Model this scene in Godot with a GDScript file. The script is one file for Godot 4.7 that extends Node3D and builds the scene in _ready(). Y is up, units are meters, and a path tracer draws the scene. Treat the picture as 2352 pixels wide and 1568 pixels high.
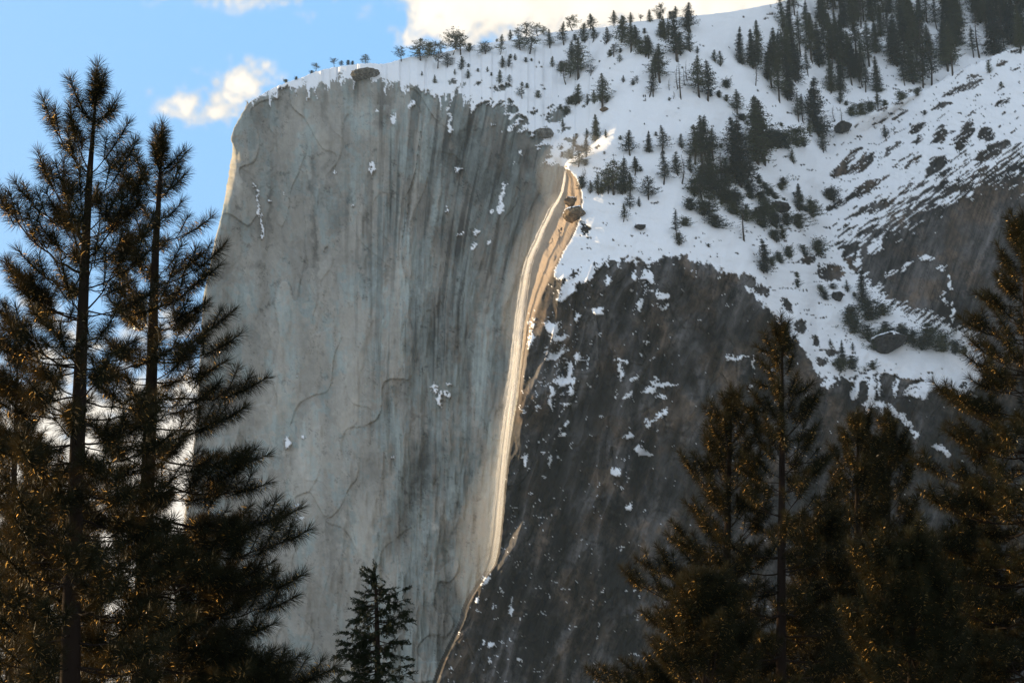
extends Node3D
# A granite wall with a sunset-lit waterfall, a snowy dome above it and pines in front. y up, metres.

const CX := 1176.0
const CY := 784.0
const PITCH := 19.0
const FOV := 26.0
const EYE := Vector3(0, 1.7, 0)
const SUN_AZ := 63.0      # degrees to the left of the view
const SUN_EL := 7.5
const SKY_GAIN := 0.58
var F := CY / tan(deg_to_rad(FOV / 2.0))
var CP := cos(deg_to_rad(PITCH))
var SP := sin(deg_to_rad(PITCH))
var rng := RandomNumberGenerator.new()
var taken := {}

# ------------------------------------------------------------------ helpers
func ray(x: float, y: float) -> Vector3:      # direction towards a spot of the view, -z made 1
	var cx := (x - CX) / F
	var cy := (CY - y) / F
	var dz := CP - cy * SP
	return Vector3(cx / dz, (cy * CP + SP) / dz, -1.0)

func at(x: float, y: float, far: float) -> Vector3:
	return EYE + ray(x, y) * far

func elev(y: float) -> float:
	var cy := (CY - y) / F
	return (cy * CP + SP) / (CP - cy * SP)

func curve(c: PackedVector2Array, t: float) -> float:     # smooth curve through (t, value)
	var n := c.size()
	if t <= c[0].x: return c[0].y
	if t >= c[n - 1].x: return c[n - 1].y
	var i := 0
	while t > c[i + 1].x: i += 1
	var a := c[i]
	var b := c[i + 1]
	var h := b.x - a.x
	var m0 := (b.y - c[maxi(i - 1, 0)].y) / (b.x - c[maxi(i - 1, 0)].x)
	var m1 := (c[mini(i + 2, n - 1)].y - a.y) / (c[mini(i + 2, n - 1)].x - a.x)
	var u := (t - a.x) / h
	var u2 := u * u
	var u3 := u2 * u
	return (2 * u3 - 3 * u2 + 1) * a.y + (u3 - 2 * u2 + u) * h * m0 + (3 * u2 - 2 * u3) * b.y + (u3 - u2) * h * m1

func line(c: PackedVector2Array, t: float) -> float:      # straight pieces
	var n := c.size()
	if t <= c[0].x: return c[0].y
	if t >= c[n - 1].x: return c[n - 1].y
	var i := 0
	while t > c[i + 1].x: i += 1
	return lerpf(c[i].y, c[i + 1].y, (t - c[i].x) / (c[i + 1].x - c[i].x))

func noise(sd: int, octaves := 4, gain := 0.5) -> FastNoiseLite:
	var n := FastNoiseLite.new()
	n.seed = sd
	n.noise_type = FastNoiseLite.TYPE_SIMPLEX_SMOOTH
	n.frequency = 1.0
	n.fractal_octaves = octaves
	n.fractal_gain = gain
	return n

func numbered(called: String) -> String:
	var k: int = taken.get(called, 0)
	taken[called] = k + 1
	return called if k == 0 else "%s_%03d" % [called, k]

func tag(o: Node, label: String, category := "", group := "") -> Node:
	o.set_meta("label", label)
	if category: o.set_meta("category", category)
	if group: o.set_meta("group", group)
	return o

func part(called: String, m: Mesh, mat: Material, parent: Node) -> MeshInstance3D:
	var o := MeshInstance3D.new()
	o.mesh = m
	o.material_override = mat
	o.name = called
	parent.add_child(o, true)
	return o

func top(called: String, m: Mesh, mat: Material) -> MeshInstance3D:
	var o := MeshInstance3D.new()
	o.mesh = m
	o.material_override = mat
	o.name = numbered(called)
	add_child(o)
	return o

func lin(r: float, g: float, b: float) -> Color:
	return Color(r, g, b).linear_to_srgb()

func matte(c: Color, rough := 0.9, spec := 0.3) -> StandardMaterial3D:
	var m := StandardMaterial3D.new()
	m.albedo_color = c
	m.roughness = rough
	m.metallic_specular = spec
	m.cull_mode = BaseMaterial3D.CULL_DISABLED
	return m

class Shape:      # triangles, gathered
	var v := PackedVector3Array()
	var i := PackedInt32Array()
	var c := PackedColorArray()
	func tri(a: Vector3, b: Vector3, d: Vector3) -> void:
		var n := v.size()
		v.append(a); v.append(b); v.append(d)
		i.append(n); i.append(n + 1); i.append(n + 2)
	func quad(a: Vector3, b: Vector3, d: Vector3, e: Vector3) -> void:
		var n := v.size()
		v.append(a); v.append(b); v.append(d); v.append(e)
		i.append(n); i.append(n + 1); i.append(n + 2)
		i.append(n); i.append(n + 2); i.append(n + 3)
	func tube(p: PackedVector3Array, r: PackedFloat32Array, sides: int) -> void:
		var n := v.size()
		for k in p.size():
			var t: Vector3 = (p[mini(k + 1, p.size() - 1)] - p[maxi(k - 1, 0)]).normalized()
			var e := t.cross(Vector3(0.31, 0.2, 0.93)).normalized()
			var f := t.cross(e)
			for s in sides:
				var a := TAU * s / sides
				v.append(p[k] + (e * cos(a) + f * sin(a)) * r[k])
		for k in p.size() - 1:
			for s in sides:
				var a := n + k * sides + s
				var b := n + k * sides + (s + 1) % sides
				i.append(a); i.append(b); i.append(a + sides)
				i.append(b); i.append(b + sides); i.append(a + sides)
	func mesh(smooth := false) -> ArrayMesh:
		var arr := []
		arr.resize(Mesh.ARRAY_MAX)
		arr[Mesh.ARRAY_VERTEX] = v
		arr[Mesh.ARRAY_INDEX] = i
		if c.size() == v.size() and c.size() > 0: arr[Mesh.ARRAY_COLOR] = c
		if smooth:
			var nn := PackedVector3Array()
			nn.resize(v.size())
			for k in range(0, i.size(), 3):
				var g := (v[i[k + 2]] - v[i[k]]).cross(v[i[k + 1]] - v[i[k]])
				nn[i[k]] += g; nn[i[k + 1]] += g; nn[i[k + 2]] += g
			for k in nn.size(): nn[k] = nn[k].normalized()
			arr[Mesh.ARRAY_NORMAL] = nn
		var m := ArrayMesh.new()
		m.add_surface_from_arrays(Mesh.PRIMITIVE_TRIANGLES, arr)
		return m

# ------------------------------------------------------------------ sky
var cloud_noise := noise(71, 6, 0.55)
var cloud_warp := noise(72, 3)
var sun_dir := Vector3(-sin(deg_to_rad(SUN_AZ)) * cos(deg_to_rad(SUN_EL)), sin(deg_to_rad(SUN_EL)), -cos(deg_to_rad(SUN_AZ)) * cos(deg_to_rad(SUN_EL)))
# cloud banks in view: centre, half width, half height, strength
var banks := [
	[470, 222, 118, 62, 1.15, -0.45], [575, 175, 42, 50, 0.95, -1.1], [515, 265, 60, 50, 0.85, 0.6], [350, 212, 26, 18, 0.9, 0.0],
	[1200, 10, 230, 120, 1.5, -0.1], [1060, 10, 110, 105, 1.15, 0.2], [1500, -10, 330, 110, 1.6, 0.0], [1750, -60, 300, 120, 1.5, 0.0],
	[560, -20, 230, 50, 0.85, 0.1], [700, 30, 60, 22, 0.5, 0.2], [900, 70, 80, 26, 0.4, 0.4],
	[150, 1330, 520, 470, 1.7, 0.0], [420, 1260, 300, 380, 1.5, 0.0], [-60, 1080, 260, 300, 1.3, 0.0], [100, 1700, 900, 380, 1.6, 0.0],
]

func sky_color(d: Vector3) -> Color:
	var up := clampf(d.y, 0.0, 1.0)
	var near := clampf(d.dot(sun_dir), -1.0, 1.0)
	var low := pow(1.0 - up, 5.0)
	var blue := Vector3(0.235, 0.50, 0.86).lerp(Vector3(0.46, 0.68, 0.89), low)
	# bluer and dimmer away from the sun, pale towards it
	blue = blue * lerpf(0.88, 1.02, 0.5 + 0.5 * near)
	var glow := pow(maxf(near, 0.0), 6.0)
	blue = blue.lerp(Vector3(1.0, 0.93, 0.80), 0.42 * glow)
	var q := d * Vector3(5.0, 9.0, 5.0)
	var w := cloud_warp.get_noise_3dv(q * 0.8)
	var n := cloud_noise.get_noise_3dv(q + Vector3(w, w * 0.5, -w) * 0.7)
	var n2 := cloud_noise.get_noise_3dv(d * Vector3(20, 30, 20) + Vector3(w, w, w) * 1.5)
	var n3 := cloud_noise.get_noise_3dv(d * Vector3(70, 90, 70) + Vector3(n2, n2, n2))
	var cover := n * 1.6 + 0.34
	# the view's own arrangement of banks
	var fwd := -d.z * CP + d.y * SP
	if fwd > 0.2:
		var px := CX + F * d.x / fwd
		var py := CY - F * (d.y * CP + d.z * SP) / fwd
		var inside := (1.0 - smoothstep(1250.0, 2600.0, absf(px - CX))) * (1.0 - smoothstep(850.0, 2000.0, absf(py - CY)))
		if inside > 0.0:
			var b := -0.62 + n * 0.35
			for k in banks:
				var dx: float = px - k[0]
				var dy: float = py - k[1]
				var ca := cos(k[5]); var sa := sin(k[5])
				var ex: float = (dx * ca + dy * sa) / k[2]
				var ey: float = (dy * ca - dx * sa) / k[3]
				var r := ex * ex + ey * ey
				if r < 4.0: b += k[4] * exp(-r * 1.1)
			b += (n2 * 1.3 + 0.95 * n3) * smoothstep(-0.75, -0.1, b)
			cover = lerpf(cover, b, inside)
	var a := smoothstep(-0.25, 0.95, cover)
	var thick := smoothstep(0.3, 1.3, cover)
	# the near, sunlit side is cream; low banks away from it lilac grey
	var lit := Vector3(0.86, 0.785, 0.68).lerp(Vector3(0.62, 0.60, 0.63), smoothstep(0.55, 0.95, low) * (1.0 - glow) * 0.8)
	lit = lit * (0.82 + 0.26 * thick + 0.16 * n2) * lerpf(0.95, 1.08, 0.5 + 0.5 * near)
	var c := blue.lerp(lit, a * 0.97)
	return Color(c.x, c.y, c.z)

func build_sky() -> ImageTexture:
	var hw := 4096
	var hh := 2048
	var lw := 1024
	var lh := 512
	var im := Image.create_empty(lw, lh, false, Image.FORMAT_RGBF)
	for y in lh:
		var el := PI * (0.5 - (y + 0.5) / lh)
		if el < -0.02:
			im.fill_rect(Rect2i(0, y, lw, lh - y), Color(0.30, 0.29, 0.28))
			break
		for x in lw:
			var az := TAU * (x + 0.5) / lw
			im.set_pixel(x, y, sky_color(Vector3(sin(az) * cos(el), sin(el), -cos(az) * cos(el))))
	im.resize(hw, hh, Image.INTERPOLATE_BILINEAR)
	# the part in view, finer
	for y in range(int(hh * (0.5 - 35.0 / 180.0)), int(hh * (0.5 - 4.0 / 180.0))):
		var el := PI * (0.5 - (y + 0.5) / hh)
		for k in range(-300, 120):
			var x := posmod(k, hw)
			var az := TAU * (k + 0.5) / hw
			im.set_pixel(x, y, sky_color(Vector3(sin(az) * cos(el), sin(el), -cos(az) * cos(el))))
	return ImageTexture.create_from_image(im)

# ------------------------------------------------------------------ the mountain
# outlines: left edge x(y), skyline y(x), rim of the wall, lip of the right buttress, water line and slab edge
var XL := PackedVector2Array([Vector2(238, 568), Vector2(252, 560), Vector2(275, 547), Vector2(295, 536), Vector2(318, 530), Vector2(340, 534), Vector2(372, 529), Vector2(420, 521), Vector2(470, 513), Vector2(500, 507), Vector2(530, 498), Vector2(580, 487), Vector2(640, 476), Vector2(690, 465), Vector2(760, 463), Vector2(820, 459), Vector2(880, 456), Vector2(960, 450), Vector2(1077, 439), Vector2(1194, 422), Vector2(1413, 418), Vector2(1568, 412), Vector2(1960, 400)])
var SKY := PackedVector2Array([Vector2(568, 238), Vector2(580, 229), Vector2(600, 217), Vector2(622, 205), Vector2(655, 190), Vector2(690, 179), Vector2(724, 165), Vector2(768, 154), Vector2(800, 150), Vector2(840, 145), Vector2(880, 146), Vector2(920, 136), Vector2(945, 131), Vector2(1000, 124), Vector2(1050, 113), Vector2(1100, 101), Vector2(1150, 95), Vector2(1200, 88), Vector2(1250, 77), Vector2(1310, 70), Vector2(1360, 64), Vector2(1420, 55), Vector2(1500, 45), Vector2(1580, 37), Vector2(1640, 31), Vector2(1700, 23), Vector2(1745, 14), Vector2(1800, 2), Vector2(1900, -40), Vector2(2100, -90), Vector2(2500, -150)])
var RIM := PackedVector2Array([Vector2(400, 190), Vector2(567, 225), Vector2(620, 214), Vector2(700, 198), Vector2(760, 186), Vector2(800, 176), Vector2(870, 182), Vector2(950, 198), Vector2(1000, 224), Vector2(1050, 214), Vector2(1100, 238), Vector2(1150, 246), Vector2(1200, 290), Vector2(1250, 340), Vector2(1290, 388), Vector2(1330, 412), Vector2(2500, 412)])
var LIP := PackedVector2Array([Vector2(800, 640), Vector2(1275, 616), Vector2(1340, 602), Vector2(1400, 590), Vector2(1480, 600), Vector2(1560, 590), Vector2(1640, 615), Vector2(1700, 650), Vector2(1760, 705), Vector2(1800, 748), Vector2(1850, 805), Vector2(1880, 858), Vector2(1950, 868), Vector2(2060, 858), Vector2(2150, 875), Vector2(2500, 875)])
var XA := PackedVector2Array([Vector2(200, 1200), Vector2(340, 1240), Vector2(385, 1285), Vector2(460, 1265), Vector2(520, 1246), Vector2(560, 1231), Vector2(600, 1215), Vector2(650, 1206), Vector2(700, 1199), Vector2(760, 1192), Vector2(820, 1187), Vector2(880, 1182), Vector2(940, 1173), Vector2(1000, 1166), Vector2(1060, 1160), Vector2(1120, 1153), Vector2(1200, 1147), Vector2(1290, 1132), Vector2(1330, 1110), Vector2(1370, 1084), Vector2(1400, 1070), Vector2(1420, 1066), Vector2(1460, 1048), Vector2(1520, 1020), Vector2(1568, 1002), Vector2(1960, 850)])
var XB := PackedVector2Array([Vector2(200, 1500), Vector2(340, 1400), Vector2(372, 1320), Vector2(385, 1306), Vector2(410, 1326), Vector2(460, 1340), Vector2(520, 1328), Vector2(560, 1308), Vector2(600, 1286), Vector2(650, 1262), Vector2(700, 1240), Vector2(760, 1222), Vector2(820, 1212), Vector2(880, 1203), Vector2(940, 1195), Vector2(1000, 1180), Vector2(1060, 1170), Vector2(1120, 1163), Vector2(1200, 1156), Vector2(1290, 1142), Vector2(1330, 1113.5), Vector2(1370, 1087), Vector2(1400, 1073), Vector2(1420, 1069), Vector2(1460, 1051), Vector2(1520, 1023), Vector2(1568, 1005), Vector2(1960, 853)])
var WALLZ := PackedVector2Array([Vector2(0, 1636), Vector2(0.1, 1650), Vector2(0.25, 1645), Vector2(0.5, 1595), Vector2(0.75, 1562), Vector2(0.9, 1533), Vector2(1, 1508), Vector2(1.2, 1485), Vector2(3, 1485)])
var FACEZ := PackedVector2Array([Vector2(800, 1300), Vector2(1280, 1321), Vector2(1450, 1306), Vector2(1600, 1325), Vector2(1850, 1370), Vector2(2000, 1400), Vector2(2500, 1400)])
var CREST := PackedVector2Array([Vector2(1880, 330), Vector2(1911, 313), Vector2(1935, 292), Vector2(1952, 274), Vector2(2020, 250), Vector2(2095, 218), Vector2(2147, 194), Vector2(2198, 164), Vector2(2266, 136), Vector2(2351, 103), Vector2(2500, 40)])
var CRESTZ := PackedVector2Array([Vector2(1880, 1652), Vector2(1960, 1656), Vector2(2050, 1640), Vector2(2350, 1530), Vector2(2500, 1480)])
var GULLY := PackedVector2Array([Vector2(300, 1905), Vector2(345, 1890), Vector2(400, 1858), Vector2(480, 1835), Vector2(560, 1848), Vector2(640, 1920), Vector2(720, 2010), Vector2(800, 2120), Vector2(870, 2215), Vector2(950, 2300), Vector2(1960, 2900)])
const STEP := 2.2
var xs := PackedFloat32Array()
var ys := PackedFloat32Array()
var gp := PackedVector3Array()      # places
var gc := PackedColorArray()        # base colours
var gr := PackedByteArray()         # region
var bias := PackedFloat32Array()    # snow (+) and rock (-) put where the photograph shows them
var ledge := PackedFloat32Array()   # metres that a snow-bearing step stands out
var tone := PackedFloat32Array()    # lighter and darker rock (lichen, water stains)

func col_of(x: float) -> int: return clampi(roundi((x - xs[0]) / STEP), 0, xs.size() - 1)
func row_of(y: float) -> int:
	return clampi(ys.bsearch(y), 0, ys.size() - 1)

func ground(x: float, y: float) -> Vector3:       # the spot of the mountain seen there
	return gp[row_of(y) * xs.size() + col_of(x)]

func splat(field: PackedFloat32Array, x: float, y: float, rx: float, ry: float, turn: float, w: float) -> void:
	var r := maxf(rx, ry)
	var ca := cos(deg_to_rad(turn)); var sa := sin(deg_to_rad(turn))
	var nc := xs.size()
	for j in range(row_of(y - r), row_of(y + r) + 1):
		for i in range(col_of(x - r), col_of(x + r) + 1):
			var dx := xs[i] - x
			var dy := ys[j] - y
			var e := pow((dx * ca + dy * sa) / rx, 2) + pow((dy * ca - dx * sa) / ry, 2)
			if e < 1.0: field[j * nc + i] += w * (1.0 - e)

func step(x: float, y: float, rx: float, ry: float, turn: float) -> void:      # a ledge: its foot stands out, its back lies in
	var r := maxf(rx, ry)
	var ca := cos(deg_to_rad(turn)); var sa := sin(deg_to_rad(turn))
	var nc := xs.size()
	for j in range(row_of(y - r), row_of(y + r) + 1):
		for i in range(col_of(x - r), col_of(x + r) + 1):
			var dx := xs[i] - x
			var dy := ys[j] - y
			var lv := (dy * ca - dx * sa) / ry
			var e := pow((dx * ca + dy * sa) / rx, 2) + lv * lv
			if e < 1.0: ledge[j * nc + i] += minf(ry, 14.0) * 0.42 * 0.45 * (lv + 1.1) * (1.0 - e)

func stroke(field: PackedFloat32Array, pts: PackedVector2Array, r: float, w: float) -> void:
	for k in pts.size() - 1:
		var d := pts[k + 1] - pts[k]
		var n := maxi(1, int(d.length() / (r * 0.8)))
		for q in n:
			var p := pts[k] + d * (q / float(n))
			splat(field, p.x, p.y, r, r, 0, w * 0.6)

func build_mountain(mat: Material) -> void:
	var x := 396.0
	while x < 2440.0:
		xs.append(x); x += STEP
	var y := -190.0
	while y < 1960.0:
		ys.append(y)
		y += STEP if y > -24.0 and y < 1585.0 else 12.0 if y < 0.0 else 25.0
	var nc := xs.size()
	var nr := ys.size()
	gp.resize(nc * nr); gc.resize(nc * nr); gr.resize(nc * nr)
	bias.resize(nc * nr); tone.resize(nc * nr); ledge.resize(nc * nr)
	lay_snow()
	var na := noise(1, 4); var nb := noise(2, 4); var nd := noise(3, 3); var ne := noise(4, 3); var nf := noise(5, 5, 0.6); var ng := noise(6, 3, 0.42)
	var nh := noise(7, 4); var ni := noise(8, 5, 0.55)
	var plates := noise(11, 1)
	plates.noise_type = FastNoiseLite.TYPE_CELLULAR
	plates.cellular_return_type = FastNoiseLite.RETURN_CELL_VALUE
	plates.fractal_type = FastNoiseLite.FRACTAL_NONE
	var cracks := noise(12, 1)
	cracks.noise_type = FastNoiseLite.TYPE_CELLULAR
	cracks.cellular_return_type = FastNoiseLite.RETURN_DISTANCE2_SUB
	cracks.fractal_type = FastNoiseLite.FRACTAL_NONE
	var calm := noise(13, 1)
	calm.fractal_type = FastNoiseLite.FRACTAL_NONE
	var rimy := PackedFloat32Array(); var lipy := PackedFloat32Array(); var skyy := PackedFloat32Array(); var cresty := PackedFloat32Array()
	var facez := PackedFloat32Array(); var crestz := PackedFloat32Array(); var rimt := PackedFloat32Array(); var lipt := PackedFloat32Array(); var crestt := PackedFloat32Array()
	for i in nc:
		x = xs[i]
		rimy.append(curve(RIM, x) + 9.0 * plates.get_noise_2d(x / 17.0, 3.0) + 7.0 * na.get_noise_2d(x / 40.0, 77.0)); rimt.append(elev(rimy[i]))
		lipy.append(curve(LIP, x)); lipt.append(elev(lipy[i]))
		var s := curve(SKY, x)
		skyy.append(s + 2.2 * na.get_noise_2d(x / 14.0, 5.0) * (1.0 if x < 1000 else 0.5))
		cresty.append(curve(CREST, x) + 4.0 * na.get_noise_2d(x / 20.0, 50.0)); crestt.append(elev(cresty[i]))
		facez.append(curve(FACEZ, x)); crestz.append(curve(CRESTZ, x))
	var t_mid := elev(784.0)
	for j in nr:
		y = ys[j]
		var xl := curve(XL, y) + 2.0 * na.get_noise_2d(9.0, y / 16.0)
		var xa := curve(XA, y)
		var xb := curve(XB, y)
		var xg := curve(GULLY, y)
		for i in nc:
			x = xs[i]
			var k := j * nc + i
			var px := x
			var py := y
			var back := 0.0
			if x < 566.0:
				if y < 238.0:
					px = 568.0; py = 238.0; back = 30.0 + (238.0 - y) + (566.0 - x)
				elif x < xl:
					px = xl; back = (xl - x) * 3.0
			elif y < skyy[i]:
				py = skyy[i]; back = (skyy[i] - y) * 3.0
			var T := elev(py)
			# --- the wall on the left
			var u := (px - xl) / (1190.0 - xl)
			var jut := maxf(0.0, 1.0 - (px - xl) / (6.0 + 32.0 * smoothstep(320.0, 380.0, py) * (1.0 - smoothstep(430.0, 480.0, py)))) if py > 238.0 else 0.0
			var zw := curve(WALLZ, u) * (6.0 - t_mid) / (6.0 - T) + (3.0 + 38.0 * smoothstep(320.0, 380.0, py) * (1.0 - smoothstep(430.0, 480.0, py))) * (1.0 - sqrt(1.0 - minf(jut * jut, 0.999)))
			var zr := curve(WALLZ, u) * (6.0 - t_mid) / (6.0 - rimt[i])
			var zs := zr * (1.3 - rimt[i]) / maxf(1.3 - T, 0.3)
			var hh := clampf(0.5 + 0.5 * (zw - zs) / 18.0, 0.0, 1.0)
			var zl := lerpf(zs, zw, hh) + 18.0 * hh * (1.0 - hh)
			# --- the buttress and everything right of the water
			var zf := facez[i] * (5.0 - lipt[i]) / (5.0 - T)
			var sl := 1.5
			var zq := facez[i] * (sl - lipt[i]) / maxf(sl - T, 0.3)
			var h2 := clampf(0.5 + 0.5 * (zf - zq) / 14.0, 0.0, 1.0)
			var zb := lerpf(zq, zf, h2) + 14.0 * h2 * (1.0 - h2)
			var wc := 0.0
			if x > 1800.0 and py > cresty[i]:
				wc = smoothstep(0.0, 230.0, px - xg) 
				if px > xg: wc = maxf(wc, (1.0 - smoothstep(0.0, 60.0, py - cresty[i])) * smoothstep(0.0, 40.0, px - 1880.0))
				var zc := crestz[i] * (2.0 - crestt[i]) / (2.0 - T)
				zb = lerpf(zb, zc, wc)
			var t := smoothstep(xa, xb, px)
			var Z := lerpf(zl, zb, t)
			# --- relief and cover
			var dl := py - rimy[i]
			var dr := py - lipy[i]
			var below := lerpf(dl, dr, t)
			var warp := nb.get_noise_2d(px / 45.0, py / 45.0)
			var lean := px + (0.20 * (minf(py, 700.0) - 300.0) + 0.07 * maxf(py - 700.0, 0.0)) * smoothstep(820.0, 1120.0, px) * (1.0 - t) + 0.34 * py * t
			var iso := nf.get_noise_2d(px / 22.0, py / 22.0)
			# streaks climbing to the right, as the ledges of the upper right do
			var ang := 0.62
			var dx := px * cos(ang) - py * sin(ang)
			var dy := px * sin(ang) + py * cos(ang)
			var diag := nf.get_noise_2d(dx / 60.0, dy / 11.0 + 40.0)
			var w1 := nb.get_noise_2d(px / 30.0 + 200.0, py / 30.0)
			var w2 := nb.get_noise_2d(px / 30.0, py / 30.0 + 200.0)
			var w3 := ne.get_noise_2d(px / 7.0 + 90.0, py / 7.0)
			var rd := smoothstep(0.05, 0.3, wc)
			var w3b := w3 * (1.0 - 0.75 * rd)
			var kb := clampi(j + roundi((w2 * 9.0 * (1.0 - 0.4 * rd) + w3b * 4.0) / STEP), 0, nr - 1) * nc + clampi(i + roundi((w1 * 9.0 + w3b * 4.0) / STEP), 0, nc - 1)
			var diag2 := nd.get_noise_2d(dx / 34.0 + 0.4 * w1, dy / 5.5 + 90.0)
			var v := clampf(-below / 26.0, -1.0, 1.0)
			var diagonal := smoothstep(980.0, 1080.0, px) * (1.0 - smoothstep(1290.0, 1340.0, px))
			if wc > 0.0 or (px > 1840.0 and py < 640.0):
				# ridge: snowy above, rock below a slanting line
				var edge := line(PackedVector2Array([Vector2(1830, 640), Vector2(1900, 590), Vector2(2000, 520), Vector2(2150, 430), Vector2(2260, 375), Vector2(2352, 365), Vector2(2440, 365)]), px)
				var vr := clampf((edge - py) / 120.0, -0.95, 0.62)
				v = lerpf(v, vr, smoothstep(0.02, 0.25, wc))
				diagonal = maxf(diagonal, smoothstep(0.05, 0.3, wc))
			var n_mix := lerpf(iso, diag, diagonal)
			v += 0.35 * diag2 * diagonal + n_mix * lerpf(0.75, 1.25, diagonal) * (1.0 if absf(v) < 0.99 else 0.62) + bias[kb] * lerpf(1.1 + 0.9 * w3 + 0.5 * iso, 0.75 + 1.1 * diag + 1.3 * diag2, rd)
			var slab0 := smoothstep(xa - 6.0, xa + 6.0, px) * (1.0 - smoothstep(xb - 12.0, xb + 4.0, px)) * smoothstep(376.0, 392.0, py + 8.0 * w3) * (1.0 - smoothstep(640.0, 900.0, py))
			v -= 3.0 * slab0
			if t > 0.5 and below > 4.0 and rd < 0.3:
				# thin snow along slanting ledges
				var ld := absf(na.get_noise_2d((px + 0.5 * py) / 85.0 + 17.0, (py - 0.35 * px) / 60.0))
				v += 1.35 * (1.0 - smoothstep(0.0, 0.035, ld)) * smoothstep(0.12, 0.3, w2 + 0.25 * (1.0 - smoothstep(1250.0, 1650.0, px)) - 0.15)
			if below < -6.0 and t > 0.02:
				var sp := plates.get_noise_2d(px / 5.5 + 3.0 * w3, py / 3.6)
				var spm := smoothstep(0.05, 0.4, w2 + 0.30 * smoothstep(1680.0, 1800.0, px) + 0.25 * smoothstep(480.0, 560.0, py) - 0.12)
				if sp > 1.0 - 0.085 * spm: v -= 2.0
			# icicles under the rim
			if t < 0.5 and dl > -4.0 and dl < 60.0 and px < 1130.0:
				# each icicle a tapering tooth of its own length
				var cx := px / 6.5 + 1.2 * w1
				var tooth := floorf(cx)
				var long := 74.0 * (na.get_noise_2d(tooth * 7.7, 3.0) + 0.45 * nb.get_noise_2d(px / 50.0, 31.0) + 0.05)
				if dl < long * (1.0 - absf((cx - tooth) * 2.0 - 1.0)) + 5.0 * w3: v = maxf(v, 0.3)
			var snow := smoothstep(-0.05, 0.07, v)
			var big := na.get_noise_2d(lean / 110.0, py / 420.0)
			var mid := nb.get_noise_2d(lean / 34.0, py / 190.0 + 7.0)
			var fine := nd.get_noise_2d(lean / 9.0, py / 42.0 + 3.0)
			var grain := ne.get_noise_2d(px / 5.0, py / 7.0)
			var blk := ng.get_noise_2d((px + 0.3 * py) / 105.0, py / 190.0)
			var blk2 := ng.get_noise_2d(px / 19.0 + 9.0, py / 34.0)
			var amp := lerpf(1.0, 0.25 if t < 0.5 else 0.10, snow)
			var c1 := calm.get_noise_2d(px / 140.0, py / 210.0)
			var c2 := calm.get_noise_2d(px / 110.0 + 50.0, py / 170.0)
			var sx := lean + 30.0 * c1 + 8.0 * c2
			var sy := py + 70.0 * c2 + 0.4 * px
			var pl := plates.get_noise_2d(sx / 62.0, sy / 210.0)
			var pl2 := plates.get_noise_2d(sx / 22.0 + 31.0, sy / 70.0)
			var ck := cracks.get_noise_2d(sx / 62.0, sy / 210.0)
			var pl3 := plates.get_noise_2d((px + 0.22 * py + 60.0 * c2) / 120.0 + 61.0, (py + 120.0 * c1 - 0.5 * px) / 330.0)
			var groove := 1.0 - smoothstep(-1.0, -0.93, ck)
			var rib := 1.0 - 2.4 * absf(ng.get_noise_2d((px + 0.25 * py) / 95.0 + 3.0, py / 330.0))
			var rib2 := 1.0 - 2.4 * absf(nh.get_noise_2d((px + 0.3 * py) / 34.0 + 13.0, py / 120.0))
			var sw0 := lerpf(0.45, 1.0, smoothstep(740.0, 960.0, px))
			var facing := lerpf(0.08, 1.0, smoothstep(-14.0, 26.0, below + 26.0 * rd)) * (1.0 - 0.55 * rd)
			var relief_l := (14.0 * big + 4.5 * mid * sw0 + 1.2 * fine * sw0 + 0.2 * grain + 2.2 * pl3 + 1.1 * pl + 0.4 * pl2 - 0.5 * groove) * amp * smoothstep(0.0, 14.0, px - xl + 3.0)
			var relief_r := (15.0 * blk + 17.0 * rib + 2.5 * pl) * facing + (2.6 * rib2 + 2.0 * blk2 + 0.9 * fine + 0.3 * grain + 1.8 * pl2 - 2.2 * groove) * amp * (1.0 - 0.5 * rd)
			Z -= lerpf(relief_l, relief_r, t)
			var edge_t := 4.0 * t * (1.0 - t) * smoothstep(380.0, 460.0, py)
			Z -= edge_t * (7.0 * plates.get_noise_2d((px + 3.0 * w3) / 11.0 + 7.0, (py + 5.0 * w3) / 34.0) + 9.0 * nf.get_noise_2d(px / 18.0 + 70.0, py / 42.0))
			Z -= snow * (3.0 + 1.2 * nh.get_noise_2d(px / 50.0, py / 40.0) + 3.5 * nb.get_noise_2d((px + py) / 150.0, (py - 0.4 * px) / 55.0) * (1.0 - smoothstep(-20.0, 0.0, below)))
			Z -= ledge[kb]
			gp[k] = EYE + ray(px, py) * (Z + back)
			# --- base colour
			var rock: Vector3
			var st := nh.get_noise_2d(lean / 15.0, py / 300.0)
			var st2 := nh.get_noise_2d(lean / 5.5 + 30.0, py / 130.0)
			var patch := ni.get_noise_2d(lean / 120.0, py / 230.0)
			var chip := ni.get_noise_2d(px / 26.0 + warp, py / 60.0)
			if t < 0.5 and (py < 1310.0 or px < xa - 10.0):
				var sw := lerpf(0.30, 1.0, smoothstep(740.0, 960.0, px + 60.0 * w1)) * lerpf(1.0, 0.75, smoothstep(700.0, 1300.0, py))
				var broad := ni.get_noise_2d((px + 0.18 * py) / 105.0 + 0.5 * w1, py / 260.0 + 0.3 * w2)
				var broad2 := nf.get_noise_2d((px - 0.12 * py) / 70.0 + 40.0, py / 150.0 + 0.4 * w1)
				var l := 0.275 - 0.035 * smoothstep(850.0, 1150.0, px) + 0.070 * broad + 0.052 * broad2 + (0.075 * st + 0.050 * st2) * sw * lerpf(0.35, 1.25, smoothstep(-0.2, 0.3, broad2 + 0.5 * w1)) + 0.034 * pl3 + 0.03 * chip + 0.022 * grain + 0.022 * pl + 0.016 * pl2
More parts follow.
